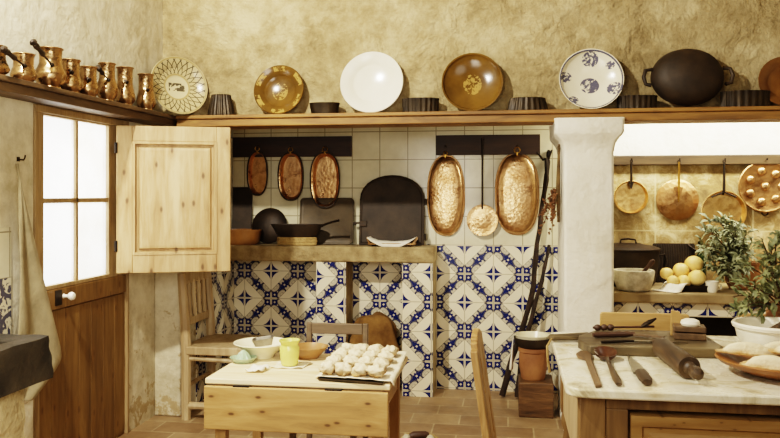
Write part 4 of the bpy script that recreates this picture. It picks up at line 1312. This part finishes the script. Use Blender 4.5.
# utensils on the marble
flat('wooden_spatula', 'brown wooden spatula, leftmost utensil on the marble', 'spatula', M['tool_mid'], [(595.5, 385.5), (602, 384.5), (592, 359), (592.5, 354.5), (588, 350.8), (580, 350.5), (576, 353), (578, 356.5), (585, 358.5)], TZ, .009, 'utensils on the marble')
sp = thing('wooden_spoon', 'reddish wooden spoon between the spatula and the small knife', 'spoon', (0, 0, 0), group='utensils on the marble')
pb_ = at(605.5, 357, z=TZ + .01); pe = at(619, 384, z=TZ + .01)
sp.location = (pb_.x, pb_.y, TZ + .0005)
dq = Vector((pe.x - pb_.x, pe.y - pb_.y, 0)); Lq = dq.length; dq.normalize()
rot = Matrix.Rotation(math.atan2(dq.y, dq.x), 4, 'Z')
g = G(); rs = []
for r_, z in ((.001, .0), (.022, .002), (.036, .01), (.04, .02), (.037, .02), (.026, .011), (.001, .007)):
    rs.append([(r_ * 1.25 * math.cos(2 * PI * j / 24), r_ * .95 * math.sin(2 * PI * j / 24), z - r_ * .22 * (math.cos(2 * PI * j / 24) - 1)) for j in range(24)])
g.rings(rs, True, True, rot); g.obj('bowl', M['spoon'], sp)
G().tube([dq * .046 + Vector((0, 0, .017)), dq * .09 + Vector((0, 0, .013)), dq * (Lq * .6) + Vector((0, 0, .009)), dq * (Lq * .85) + Vector((0, 0, .009)), dq * Lq + Vector((0, 0, .008))], [.007, .0065, .01, .0125, .009], 10, sq=.6).obj('handle', M['tool'], sp)
pk = thing('paring_knife', 'short knife with dark wooden handle left of the rolling pin', 'knife', (0, 0, 0), group='utensils on the marble')
pa_, pb_, pc_ = at(627.5, 355, z=TZ + .006), at(640, 373.5, z=TZ + .006), at(647, 383, z=TZ + .009)
pk.location = (pb_.x, pb_.y, TZ + .0005)
a = Vector((pa_.x - pb_.x, pa_.y - pb_.y, 0)); c = Vector((pc_.x - pb_.x, pc_.y - pb_.y, 0)); dq = -a.normalized(); nq = Vector((-dq.y, dq.x, 0))
G().prism([(a).xy[:], (a * .5 + nq * .018).xy[:], (nq * .027).xy[:], (-nq * .02).xy[:], (a * .6 - nq * .012).xy[:]], .004, .008).obj('blade', M['steel'], pk, smooth=0)
G().tube([Vector((0, 0, .011)) + nq * .003, c * .2 + Vector((0, 0, .013)), c * .8 + Vector((0, 0, .013)), c * 1.05 + Vector((0, 0, .012))], [.017, .019, .02, .015], 10, sq=.6).obj('handle', M['tool'], pk)
rp = thing('rolling_pin', 'thick dark worn rolling pin lying on the marble', 'rolling pin', (0, 0, 0), group='utensils on the marble')
zc = TZ + .036
pa_, pb_, pc_ = at(662, 347.5, z=zc), at(689.5, 368, z=zc), at(702, 375, z=zc)
rp.location = (pb_.x, pb_.y, zc + .0005)
a = pa_ - pb_; dq = -a.normalized(); ee = dq
G().tube([a, a * .985, a * .5, a * .03, Vector()], [.031, .034, .035, .036, .033], 24).obj('barrel', M['tool'], rp)
G().tube([Vector(), dq * .012, dq * .02, dq * .034, dq * .06, dq * .085, dq * .094], [.02, .02, .013, .013, .02, .017, .004], 16).obj('handle', M['tool'], rp)
G().tube([a, a - dq * .02, a - dq * .045, a - dq * .075, a - dq * .082], [.014, .013, .019, .016, .004], 16).obj('handle', M['tool'], rp)

# plate of turnovers
plx, ply = .858, 2.575
g = G().lathe([(.001, 0), (.11, 0), (.13, .008), (.195, .034), (.207, .046), (.203, .05), (.19, .044), (.12, .016), (.001, .012)], 48)
o = g.obj('earthenware_plate', M['terra_plate'], loc=(plx, ply, TZ + .0005), smooth=50); tag(o, 'wide brown earthenware plate of sugared turnovers on the marble', 'plate')


def turnover(label, x, y, z, rz, L, W, tilt=(0, 0)):
    g = G(); n = 22; top = []
    rs = []
    for k, zz in ((1.0, 0.0), (1.02, .006), (.86, .007), (.8, .011), (.62, .028), (.35, .037), (.1, .04)):
        ring = []
        for j in range(2 * n):
            t = 2 * PI * j / (2 * n)
            yy = math.sin(t); xx = math.cos(t)
            b = .35 if yy < 0 else 1.0
            cr = 1 + (.045 * (1 if j % 2 else -1) if k >= 1.0 else 0)
            ring.append((xx * L / 2 * k * cr, (yy * W * b + W * .1) * k * cr, zz))
        rs.append(ring)
    g.rings(rs)
    o = g.obj('sugared_turnover', M['turnover'], loc=(x, y, z), rot=(tilt[0], tilt[1], rz), smooth=60)
    tag(o, label, 'pastry', 'turnovers on the plate')


turnover('sugared turnover lying on top at the left of the plate, edge crimped', plx - .1, ply + .04, TZ + .05, R(-5), 0.187, 0.064, (R(-4), R(3)))
turnover('sugared turnover low at the front left of the plate', plx - .07, ply - .07, TZ + .03, R(-22), 0.165, 0.060, (R(8), 0))
turnover('sugared turnover at the back of the plate nearest the white bowl', plx + .02, ply + .1, TZ + .045, R(8), 0.165, 0.060, (R(-8), 0))
turnover('sugared turnover in the middle of the plate tipped to the right', plx + .03, ply + .005, TZ + .055, R(25), 0.165, 0.060, (R(5), R(10)))
turnover('sugared turnover at the right front of the plate', plx + .09, ply - .08, TZ + .04, R(12), 0.165, 0.064, (R(10), 0))
turnover('sugared turnover at the right back of the plate', plx + .12, ply + .06, TZ + .045, R(-15), 0.154, 0.060)

# white mixing bowl with a spoon, clay jar with branches
wbx, wby = at(777, 345, Y=2.93).x, 2.945
g = G().lathe([(.001, 0), (.095, 0), (.104, .012), (.126, .045), (.135, .084), (.143, .087), (.146, .097), (.141, .104), (.132, .102), (.12, .045), (.09, .014), (.001, .01)], 48)
o = g.obj('mixing_bowl', M['white_glaze'], loc=(wbx, wby, TZ + .0005)); tag(o, 'thick white mixing bowl on the marble behind the turnover plate', 'bowl')
g = G().tube([(-.05, -.02, .05), (.04, .0, .108), (.16, .02, .185)], [.017, .009, .009], 10)
g.ball((-.06, -.022, .045), (.035, .026, .014), 14)
o = g.obj('mixing_spoon', M['tool'], loc=(wbx, wby, TZ + .004)); tag(o, 'dark wooden spoon standing in the white mixing bowl', 'spoon')
jx = at(783, 330, Y=3.17).x
jp = thing('jar_of_branches', 'clay jar of dark leafy branches behind the white bowl', 'plant', (jx, 3.165, TZ + .0005))
G().lathe([(.001, 0), (.05, 0), (.062, .02), (.068, .07), (.06, .115), (.052, .13), (.058, .14), (.052, .142), (.045, .12), (.001, .1)], 28).obj('jar', M['terracotta'], jp)
tips = []
for u, v, y in ((762, 240, 3.1), (776, 232, 3.1), (752, 268, 3.0), (742, 285, 3.02), (733, 297, 3.05), (748, 306, 3.0), (738, 313, 3.02), (765, 268, 3.0), (772, 250, 3.1), (757, 294, 2.98), (780, 262, 3.1), (790, 240, 3.15), (795, 270, 3.1)):
    tips.append(at(u, v, Y=y) - Vector((jx, 3.165, TZ)))
branches(jp, (0, 0, .11), tips, 11, M['leaf_dark'], .044, .017, 3.0)

# ------------------------------------------------------------------ small drop leaf pine table
SZ = .70; SX0, SX1, SY0, SY1 = -1.08, -.405, 2.66, 3.15
stb = thing('drop_leaf_table', 'small scrubbed pine table with its front leaf hanging down', 'table', (-.74, 2.9, 0), (0, 0, 0))
sx, sy = -.74, 2.9
def l2(p): return (p[0] - sx, p[1] - sy, p[2])
G().span(l2((SX0, SY0, SZ - .02)), l2((SX1, SY1, SZ))).obj('tabletop', M['pine_x'], stb, smooth=0, bevel=.004)
G().span(l2((SX0 + .002, SY0 - .016, .521)), l2((SX1 - .004, SY0 - .001, SZ - .024))).obj('hanging_leaf', M['pine_leaf'], stb, smooth=0, bevel=.004)
for x, y in ((SX0 + .03, SY0 + .02), (SX1 - .07, SY0 + .02), (SX0 + .03, SY1 - .06), (SX1 - .07, SY1 - .06)):
    g = G(); g.rings([[l2((x + .02 + a * k, y + .02 + b * k, z)) for a, b in ((-1, -1), (1, -1), (1, 1), (-1, 1))] for k, z in ((.014, 0), (.02, .5), (.02, SZ - .0205))])
    g.obj('leg', M['pine_leg'], stb, smooth=0, bevel=.003)
g = G().span(l2((SX0 + .07, SY0 + .025, .58)), l2((SX1 - .07, SY0 + .04, SZ - .0205))).span(l2((SX0 + .07, SY1 - .045, .58)), l2((SX1 - .07, SY1 - .03, SZ - .0205)))
g.span(l2((SX1 - .05, SY0 + .06, .58)), l2((SX1 - .035, SY1 - .06, SZ - .0205))).span(l2((SX0 + .035, SY0 + .06, .58)), l2((SX0 + .05, SY1 - .06, SZ - .0205)))
g.obj('apron', M['pine_leg'], stb, smooth=0)
for x in (SX0 + .14, SX1 - .2): G().box(l2((x, SY0 - .004, SZ - .022)), (.06, .02, .006)).obj('hinge', M['iron'], stb)

ZT = SZ + .0005
# cream bowl with an old tin inside
pbw = at(261.5, 355, z=SZ)
pbw = Vector((-1.03 + .055, 3.02, 0)); pbw = at(261.5, 357, z=SZ)
g = G().lathe([(.001, 0), (.05, 0), (.054, .01), (.08, .036), (.107, .056), (.113, .059), (.112, .062), (.1, .06), (.074, .036), (.045, .012), (.001, .01)], 44)
o = g.obj('mixing_bowl', M['cream_glaze'], loc=(pbw.x, pbw.y, ZT)); tag(o, 'wide cream bowl with flared rim on the small pine table', 'bowl')
g = G(); g.rings([[(x * k, y * k, z) for x, y in rrect(.085, .05, .012)] for k, z in ((.8, 0), (1, .026), (1.02, .03), (.94, .03), (.76, .004))])
o = g.obj('pastry_cutter', M['tin'], loc=(pbw.x + .012, pbw.y - .005, ZT + .05), rot=(R(6), R(-8), R(12)), smooth=30); tag(o, 'old grey tin cutter lying in the cream bowl', 'tin cutter')
# terracotta bowl
ptb = at(309, 356, z=SZ); ptb.y = min(ptb.y, 3.06)
g = G().lathe([(.001, 0), (.042, 0), (.045, .006), (.066, .026), (.079, .042), (.082, .046), (.078, .047), (.06, .027), (.036, .01), (.001, .008)], 40)
o = g.obj('clay_bowl', M['terra_bowl'], loc=(ptb.x + .005, ptb.y, ZT)); tag(o, 'low honey brown clay bowl behind the yellow jar', 'bowl')
# yellow green jar on a paper doily
pj = at(289.5, 366, z=SZ)
g = G(); grid = []
for i in range(13):
    row = []
    for j in range(13):
        s, q = -1 + i / 6, -1 + j / 6
        row.append((s * .062 + .008 * q, q * .05, .0015 + .005 * max(0, (s * s + q * q) - .6) * (1 + math.sin(7 * s + 4 * q)) * .7))
    grid.append(row)
g.sheet(grid)
o = g.obj('paper_napkin', M['paper'], loc=(pj.x + .005, pj.y, ZT), solid=.0015, smooth=80); tag(o, 'crumpled white paper lying under the yellow green jar', 'paper')
g = G().lathe([(.001, 0), (.03, 0), (.033, .006), (.037, .045), (.038, .066), (.033, .076), (.034, .084), (.04, .09), (.041, .096), (.036, .096), (.029, .08), (.033, .06), (.028, .01), (.001, .008)], 32)
o = g.obj('glazed_jar', M['yellow_glaze'], loc=(pj.x, pj.y, ZT + .005)); tag(o, 'yellow green glazed jar in the middle of the pine table', 'jar')
# green glass juicer
pju = at(243.5, 362, z=SZ)
ju = thing('citrus_juicer', 'green pressed glass citrus juicer at the left end of the pine table', 'juicer', (pju.x, pju.y, ZT))
G().lathe([(.001, 0), (.036, 0), (.05, .014), (.054, .02), (.05, .02), (.034, .006), (.001, .005)], 36).obj('dish', M['green_glass'], ju)
g = G(); rs = []
for r_, z in ((.029, .0055), (.027, .016), (.018, .034), (.006, .046), (.001, .048)):
    rs.append([(r_ * (1 + (.14 if j % 3 == 0 else -.05)) * math.cos(2 * PI * j / 30), r_ * (1 + (.14 if j % 3 == 0 else -.05)) * math.sin(2 * PI * j / 30), z) for j in range(30)])
g.rings(rs); g.obj('reamer', M['green_glass'], ju)
# crumpled paper twist
pcp = at(257.5, 371, z=SZ)
g = G(); grid = []
for i in range(11):
    row = []
    for j in range(11):
        s, q = -1 + i / 5, -1 + j / 5
        row.append((s * .032 + .006 * q, q * .038, .006 + .016 * max(0, mnoise.noise(Vector((s * 1.7, q * 1.7, 4.4))) + .25)))
    grid.append(row)
g.sheet(grid)
o = g.obj('crumpled_paper', M['cloth'], loc=(pcp.x, pcp.y, ZT), solid=.002, smooth=80); tag(o, 'small crumpled white paper in front of the green juicer', 'paper')

# baking sheet, paper and sugared buns
t0, t1, t2, t3 = at(317, 379, z=SZ + .008), at(383, 384, z=SZ + .008), at(399, 354, z=SZ + .008), at(347, 351, z=SZ + .008)
tc = (t0 + t1 + t2 + t3) / 4
def tq(s, q):  # 0..1 across, 0..1 away
    return (t0.lerp(t1, s)).lerp(t3.lerp(t2, s), q)
g = G()
o4 = [tq(0, 0), tq(1, 0), tq(1, 1), tq(0, 1)]
def tsc(k, z): return [((p - tc).x * k, (p - tc).y * k, z) for p in o4]
g.rings([tsc(.96, 0), tsc(1, .009), tsc(.985, .009), tsc(.955, .0025)])
o = g.obj('baking_sheet', M['iron_grey'], loc=(tc.x, tc.y, ZT), smooth=30); tag(o, 'thin dark baking sheet under paper on the pine table', 'baking sheet')
g = G(); grid = []
for i in range(25):
    row = []
    for j in range(25):
        s, q = -.07 + 1.22 * i / 24, .06 + 1.02 * j / 24
        p = tq(s, q) - tc
        z = .012 + .004 * mnoise.noise(Vector((s * 7, q * 7, 1)))
        e = max(0, p.x + tc.x - SX1 - .006)
        if e > 0: z -= e * 2.2 * (1.25 - q) - .004 * math.sin(q * 14)
        elif s < 0: z = max(.002, .0125 + s * .12) + .003 * max(0, mnoise.noise(Vector((s * 20, q * 12, 3))))
        row.append((p.x, p.y, z))
    grid.append(row)
g.sheet(grid)
o = g.obj('baking_paper', M['paper'], loc=(tc.x, tc.y, ZT), solid=.0012, smooth=80); tag(o, 'crinkled baking paper overhanging the right side of the pine table', 'paper')
rows = ['front', 'second', 'third', 'back']; cols = ['left', 'second', 'third', 'right']
base = None
for q in range(4):
    for s in range(4):
        p = tq(.1 + .255 * s, .14 + .235 * q)
        lab = {(0, 0): 'sugared bun at the front left corner of the baking paper'}.get((q, s), 'sugared bun in the %s row, %s column of the baking sheet' % (rows[q], {0: 'far left', 1: 'second', 2: 'third', 3: 'far right'}[s]))
        k = random.Random(q * 4 + s)
        g = G().ball((0, 0, .020), (.030, .038, .022), 20, lump=.5, ls=7, seed=q * 4 + s)
        for v in g.bm.verts:
            x_, y_ = v.co.x / .030, v.co.y / .038; m_ = max(abs(x_), abs(y_), 1e-3); l_ = math.hypot(x_, y_)
            f_ = 1 + .55 * (l_ / m_ - 1); v.co.x *= f_; v.co.y *= f_
        o = g.obj('sugared_bun', M['pastry'], loc=(p.x + k.uniform(-.003, .003), p.y + k.uniform(-.004, .004), ZT + .014), rot=(0, 0, k.uniform(-.3, .3)), smooth=80)
        tag(o, lab, 'pastry', 'sugared buns on the baking sheet')


# ------------------------------------------------------------------ chairs
def slat(g, a, b, w_, t_):
    g.tube([a, b], [w_, w_], 4)


# pale chair by the pier, seen from its side, facing right
ch = thing('wooden_chair', 'pale wooden chair with slatted back against the left pier', 'chair', (-1.93, 4.46, 0))
cw, cd = .40, .36     # along y, along x
lean_ = .03
for y in (0, cw):
    G().tube([(0.0, y, 0), (0, y, .43), (-lean_ * .35, y, .62), (-lean_, y, .885)], [.027, .029, .028, .025], 8, sq=1.1).obj('back_post', M['chair_pale'], ch)
    G().tube([(cd, y, 0), (cd, y, .415)], [.018, .021], 8).obj('leg', M['chair_pale'], ch)
G().prism(rrect(cd + .05, cw + .05, .02), .395, .445, Matrix.Translation((cd / 2 + .005, cw / 2, 0))).obj('seat', M['chair_pale'], ch, bevel=.006)
def backx(z): return -lean_ * max(0, (z - .43) / .455)
for z, hh in ((.85, .07), (.585, .05)):
    G().box((backx(z), cw / 2, z), (.018, cw, hh)).obj('back_rail', M['chair_pale'], ch, bevel=.003)
for k in range(4):
    y = cw * (k + 1) / 5
    G().tube([(backx(.6), y, .60), (backx(.83), y, .83)], [.013, .013], 8, sq=1.2).obj('back_slat', M['chair_pale'], ch)
for y in (0, cw):
    G().tube([(0, y, .085), (cd, y, .085)], .022, 8).obj('stretcher', M['chair_pale'], ch)
    G().tube([(0, y, .37), (cd, y, .36)], .014, 8).obj('stretcher', M['chair_pale'], ch)
G().tube([(cd, 0, .22), (cd, cw, .22)], .013, 8).obj('stretcher', M['chair_pale'], ch)
G().tube([(0, 0, .2), (0, cw, .2)], .013, 8).obj('stretcher', M['chair_pale'], ch)

# low grey chair behind the small table
pg0 = at(307, 322, Y=3.62); pg1 = at(368, 324, Y=3.62)
cw = pg1.x - pg0.x; zt = (pg0.z + pg1.z) / 2
c2 = thing('low_chair', 'low grey brown wooden chair behind the small pine table', 'chair', ((pg0.x + pg1.x) / 2, 3.62, 0), (0, 0, 0))
hw = cw / 2 - .012
for s in (-1, 1):
    G().box((s * hw, 0, zt / 2), (.024, .026, zt)).obj('back_post', M['chair_grey'], c2, smooth=0, bevel=.003)
    G().box((s * hw, -.29, .165), (.026, .026, .33)).obj('leg', M['chair_grey'], c2, smooth=0, bevel=.003)
G().box((0, -.004, zt - .026), (cw - .05, .02, .05)).obj('back_rail', M['chair_grey'], c2, smooth=0, bevel=.003)
G().box((0, -.004, .5), (cw - .05, .016, .035)).obj('back_rail', M['chair_grey'], c2, smooth=0, bevel=.003)
G().prism(rrect(cw + .01, .32, .015), .33, .352, Matrix.Translation((0, -.15, 0))).obj('seat', M['rope'], c2, bevel=.004)
for s in (-1, 1): G().box((s * hw, -.145, .12), (.016, .29, .02)).obj('stretcher', M['chair_grey'], c2, smooth=0)
G().box((0, -.29, .16), (cw - .05, .016, .02)).obj('stretcher', M['chair_grey'], c2, smooth=0)

# honey chair in the foreground, its back edge on to us, facing the marble table
fc = thing('plank_back_chair', 'honey wooden chair with pierced plank back seen edge on', 'chair', (-.02, 2.36, 0))
cw = .38
def bxx(z): return -.02 - .065 * (z - .44) / .46
g = G(); out = []
prof = [(0, .9 - .0), (.05, .893), (.12, .905), (.19, .912), (.26, .905), (.33, .893), (.38, .9)]
# plank with a curved top and two pierced slots, built as strips across its width
def strip(y0, y1, z0, z1):
    n = 6; rs = []
    for i in range(n + 1):
        z = z0 + (z1(0) if callable(z1) else z1) * 0 + ((z1 if not callable(z1) else .9) - z0) * i / n
        x = bxx(z)
        rs.append([(x - .011, y0, z), (x + .011, y0, z), (x + .011, y1, z), (x - .011, y1, z)])
    g.rings(rs)
for y0, y1, zz in ((0, .055, .885), (.055, .09, .9), (.13, .25, .912), (.29, .325, .9), (.325, .38, .885)): strip(y0, y1, .43, zz)
for y0, y1, zz in ((.09, .13, .908), (.25, .29, .908)): strip(y0, y1, .84, zz); strip(y0, y1, .43, .56)
for y0, y1 in ((.09, .13), (.25, .29)): strip(y0, y1, .68, .73)
g.obj('backrest', M['chair_honey'], fc, smooth=0, bevel=.004)
G().prism(rrect(.2, .4, .02), .425, .455, Matrix.Translation((.09, cw / 2, 0))).obj('seat', M['chair_honey'], fc, bevel=.005)
for x, y in ((.01, .01), (.01, .37), (.17, .01), (.17, .37)):
    G().tube([(x + (.0 if x else -.03), y, 0), (x, y, .425)], [.015, .02], 8).obj('leg', M['chair_honey'], fc)

# two tan chairs behind the marble table
def tan_chair(label, u0, u1, vt, y):
    a = at(u0, vt, Y=y); b = at(u1, vt, Y=y); w_ = b.x - a.x; z = a.z
    t = thing('kitchen_chair', label, 'chair', ((a.x + b.x) / 2, y, 0), group='tan chairs behind the marble table')
    hw = w_ / 2 - .018
    G().prism(rrect(w_, .1, .012), -.009, .009, Matrix.Translation((0, 0, z - .05)) @ Matrix.Rotation(R(90), 4, 'X')).obj('back_rail', M['chair_tan'], t, bevel=.003)
    for s in (-1, 1):
        G().box((s * hw, .018, (z - .01) / 2), (.032, .018, z - .01)).obj('back_post', M['chair_tan'], t, smooth=0, bevel=.003)
        G().box((s * hw, .38, .22), (.032, .032, .44)).obj('leg', M['chair_tan'], t, smooth=0, bevel=.003)
    G().prism(rrect(w_, .4, .015), .44, .465, Matrix.Translation((0, .21, 0))).obj('seat', M['chair_tan'], t, bevel=.004)
    G().box((0, .012, .62), (w_ - .05, .014, .05)).obj('back_rail', M['chair_tan'], t, smooth=0, bevel=.003)
tan_chair('tan wooden chair whose wide top rail shows behind the chopping board', 600, 689, 312, 3.4)
tan_chair('tan wooden chair whose top rail shows behind the white mixing bowl', 739, 826, 313, 3.4)

# ------------------------------------------------------------------ stone sink, masonry, tiles and towel on the left
sx0, sx1, sy0, sy1, sz0, sz1 = XL + .003, -1.645, 1.55, 2.6, .694, .85
sk = thing('stone_sink', 'dark rough stone sink slab on the left at the picture edge', 'sink', (-1.9, 2.1, 0))
def l3(p): return (p[0] + 1.9, p[1] - 2.1, p[2])
g = G(); n = 10
rs = [[l3(p) for p in ((sx0, sy0, sz0), (sx1, sy0, sz0), (sx1, sy1, sz0), (sx0, sy1, sz0))],
      [l3(p) for p in ((sx0, sy0, sz1), (sx1, sy0, sz1), (sx1, sy1, sz1), (sx0, sy1, sz1))],
      [l3(p) for p in ((sx0 + .06, sy0 + .06, sz1), (sx1 - .06, sy0 + .06, sz1), (sx1 - .06, sy1 - .1, sz1), (sx0 + .06, sy1 - .1, sz1))],
      [l3(p) for p in ((sx0 + .08, sy0 + .08, sz1 - .1), (sx1 - .08, sy0 + .08, sz1 - .1), (sx1 - .08, sy1 - .12, sz1 - .1), (sx0 + .08, sy1 - .12, sz1 - .1))]]
g.rings(rs)
bmesh.ops.subdivide_edges(g.bm, edges=g.bm.edges[:], cuts=14, use_grid_fill=True)
for v in g.bm.verts:
    w = v.co
    d_ = mnoise.noise(w * 9) * .012 + mnoise.noise(w * 24) * .006
    if w.y > .4: v.co.y += d_ * 1.6
    if w.x > .2: v.co.x += d_ * .8
    if w.z > .8: v.co.z += mnoise.noise(w * 8) * .006
g.obj('basin', M['stone_sink'], sk, smooth=35)
g = G().span(l3((XL + .003, 1.55, 0)), l3((-1.70, 2.5, .70)))
bmesh.ops.subdivide_edges(g.bm, edges=g.bm.edges[:], cuts=16, use_grid_fill=True)
for v in g.bm.verts:
    w = v.co
    if w.x > .15 or w.y > .35:
        d_ = mnoise.noise(w * 7) * .02 + mnoise.noise(w * 20) * .008
        if w.x > .15: v.co.x += d_ + (w.z - .4) * .06
        if w.y > .35: v.co.y += d_ + (w.z - .4) * .1
g.obj('masonry_base', M['masonry'], sk, smooth=60)
tp = struct(G().span((XL - .001, 1.6, .7), (XL + .008, 3.10, 1.0)).obj('trim_1', M['floral'], smooth=0))
struct(G().span((XL - .001, 1.6, 1.0), (XL + .008, 3.10, 1.22)).obj('trim_2', M['white_tile_left'], smooth=0))

hk = at(17.5, 160, X=XL)
ho = G().tube([(0, 0, 0), (.03, 0, -.004), (.036, 0, .006), (.038, 0, .018)], .003, 8).box((.004, 0, .0), (.008, .012, .02))
o = ho.obj('wall_hook', M['iron'], loc=(XL, hk.y, hk.z + .004)); tag(o, 'small black iron hook holding the linen towel', 'hook')
edge = [(18.2, 163), (21, 178), (30, 212), (40, 252), (46, 275), (53, 305), (59, 328), (65, 350), (66.5, 360), (58, 374), (48, 388), (39, 400)]
left = [(17.0, 163), (17.2, 178), (17, 212), (17, 252), (16.8, 275), (16, 305), (15, 328), (12, 350), (10, 362), (8, 378), (6, 392), (5, 404)]
g = G(); grid = []
for i, (e, l) in enumerate(zip(edge, left)):
    row = []
    pe = at(*e, X=-2.09); pl_ = at(*l, X=-2.11)
    if i > 7: pl_.y = max(pl_.y, 2.72)
    for j in range(15):
        t = j / 14
        p = pl_.lerp(pe, t)
        amp = .006 + .028 * min(1, i / 7)
        p.x = XL + .052 + amp * math.sin(t * 9 + i * .12) * .55 + .012 * mnoise.noise(Vector((t * 4, i * .4, 2)))
        row.append(p - Vector((XL, hk.y, 0)))
    grid.append(row)
g.sheet(grid)
o = g.obj('linen_towel', M['towel'], loc=(XL, hk.y, 0), solid=.005, sub=2, smooth=80); tag(o, 'long unbleached linen towel hanging from the hook beside the door', 'towel')

# ------------------------------------------------------------------ low basket on the floor at the bottom edge
pbk = Vector((-.47, 4.16, 0))
bk = thing('low_basket', 'low round basket on the floor at the bottom edge between table and chair', 'basket', tuple(pbk))
G().lathe([(.001, 0), (.08, 0), (.1, .02), (.105, .045), (.1, .048), (.09, .02), (.001, .01)], 28, sx=1.0).obj('body', M['rope'], bk)
G().tube([(-.1, 0, .04), (-.07, .02, .06), (.0, .03, .066), (.07, .02, .06), (.1, 0, .04)], .006, 8).obj('handle', M['rope'], bk)
g = G().tube([(-.02, -.02, .05), (.0, -.015, .055), (.06, .0, .055), (.075, .005, .052)], [.018, .024, .024, .018], 12)
o = g.obj('dark_log', M['tool_x'], loc=tuple(pbk + Vector((-.03, -.01, .012)))); tag(o, 'short dark brown piece of wood in the low floor basket', 'wood')
for dx, dy, r_, lb in ((-.07, -.02, .022, 'pale lump at the left end of the low floor basket'), (.055, -.02, .024, 'pale lump at the right of the dark wood in the floor basket')):
    o = G().ball((0, 0, 0), (r_ * 1.2, r_, r_), 14, lump=.3, seed=dx * 10).obj('pale_lump', M['stone_mortar'], loc=tuple(pbk + Vector((dx, dy, .047)))); tag(o, lb, 'stone', 'pale lumps in the basket')

# ------------------------------------------------------------------ light
def lamp(name, typ, loc, energy, col, size=.1, target=None, **k):
    l = bpy.data.lights.new(name, typ); l.energy = energy; l.color = col
    if typ == 'AREA':
        l.size = size
        if 'sy' in k: l.shape = 'RECTANGLE'; l.size_y = k['sy']
    else: l.shadow_soft_size = size
    if typ == 'SPOT': l.spot_size = R(k.get('cone', 120)); l.spot_blend = .6
    o = bpy.data.objects.new(name, l); COL.objects.link(o); o.location = loc
    if target is not None:
        o.rotation_euler = (Vector(target) - Vector(loc)).to_track_quat('-Z', 'Y').to_euler()
    return o


lamp('key_spot', 'SPOT', (-1.75, 1.9, 3.2), 620, (1, .925, .80), .06, (-.2, 5.0, 1.2), cone=125)
lamp('fill_softbox', 'AREA', (1.5, -.5, 2.4), 30, (1, .93, .82), 1.6, (.4, 3.2, .7))
lamp('left_fill_softbox', 'AREA', (-.75, .9, 1.45), 44, (1, .93, .80), 1.0, (-2.1, 3.7, .75))  # added fill brightening the left wall, door and pier; no window here
lamp('table_spot', 'SPOT', (1.7, 3.2, 3.2), 55, (1, .92, .80), .1, (.6, 2.7, .8), cone=75)
lamp('daylight_panel', 'AREA', (-2.75, 3.65, 1.7), 70, (1, .98, .92), .9, (-1.2, 3.5, .7))
lamp('alcove_lamp', 'AREA', (1.5, 5.1, 2.0), 52, (1, .92, .74), 1.8, sy=.12)
bpy.data.objects['alcove_lamp'].rotation_euler = (R(16), 0, 0)
w = bpy.data.worlds.new('daylight'); sc.world = w; w.use_nodes = True
bg = w.node_tree.nodes['Background']; bg.inputs[0].default_value = (1, .985, .94, 1); bg.inputs[1].default_value = 4.0
sc.view_settings.view_transform = 'Filmic'
sc.view_settings.look = 'High Contrast'
sc.view_settings.exposure = -0.3
sc.cycles.max_bounces = 8
sc.cycles.diffuse_bounces = 4
sc.cycles.glossy_bounces = 4
sc.cycles.transparent_max_bounces = 8
sc.cycles.caustics_reflective = False
sc.cycles.caustics_refractive = False
sc.cycles.sample_clamp_indirect = 6
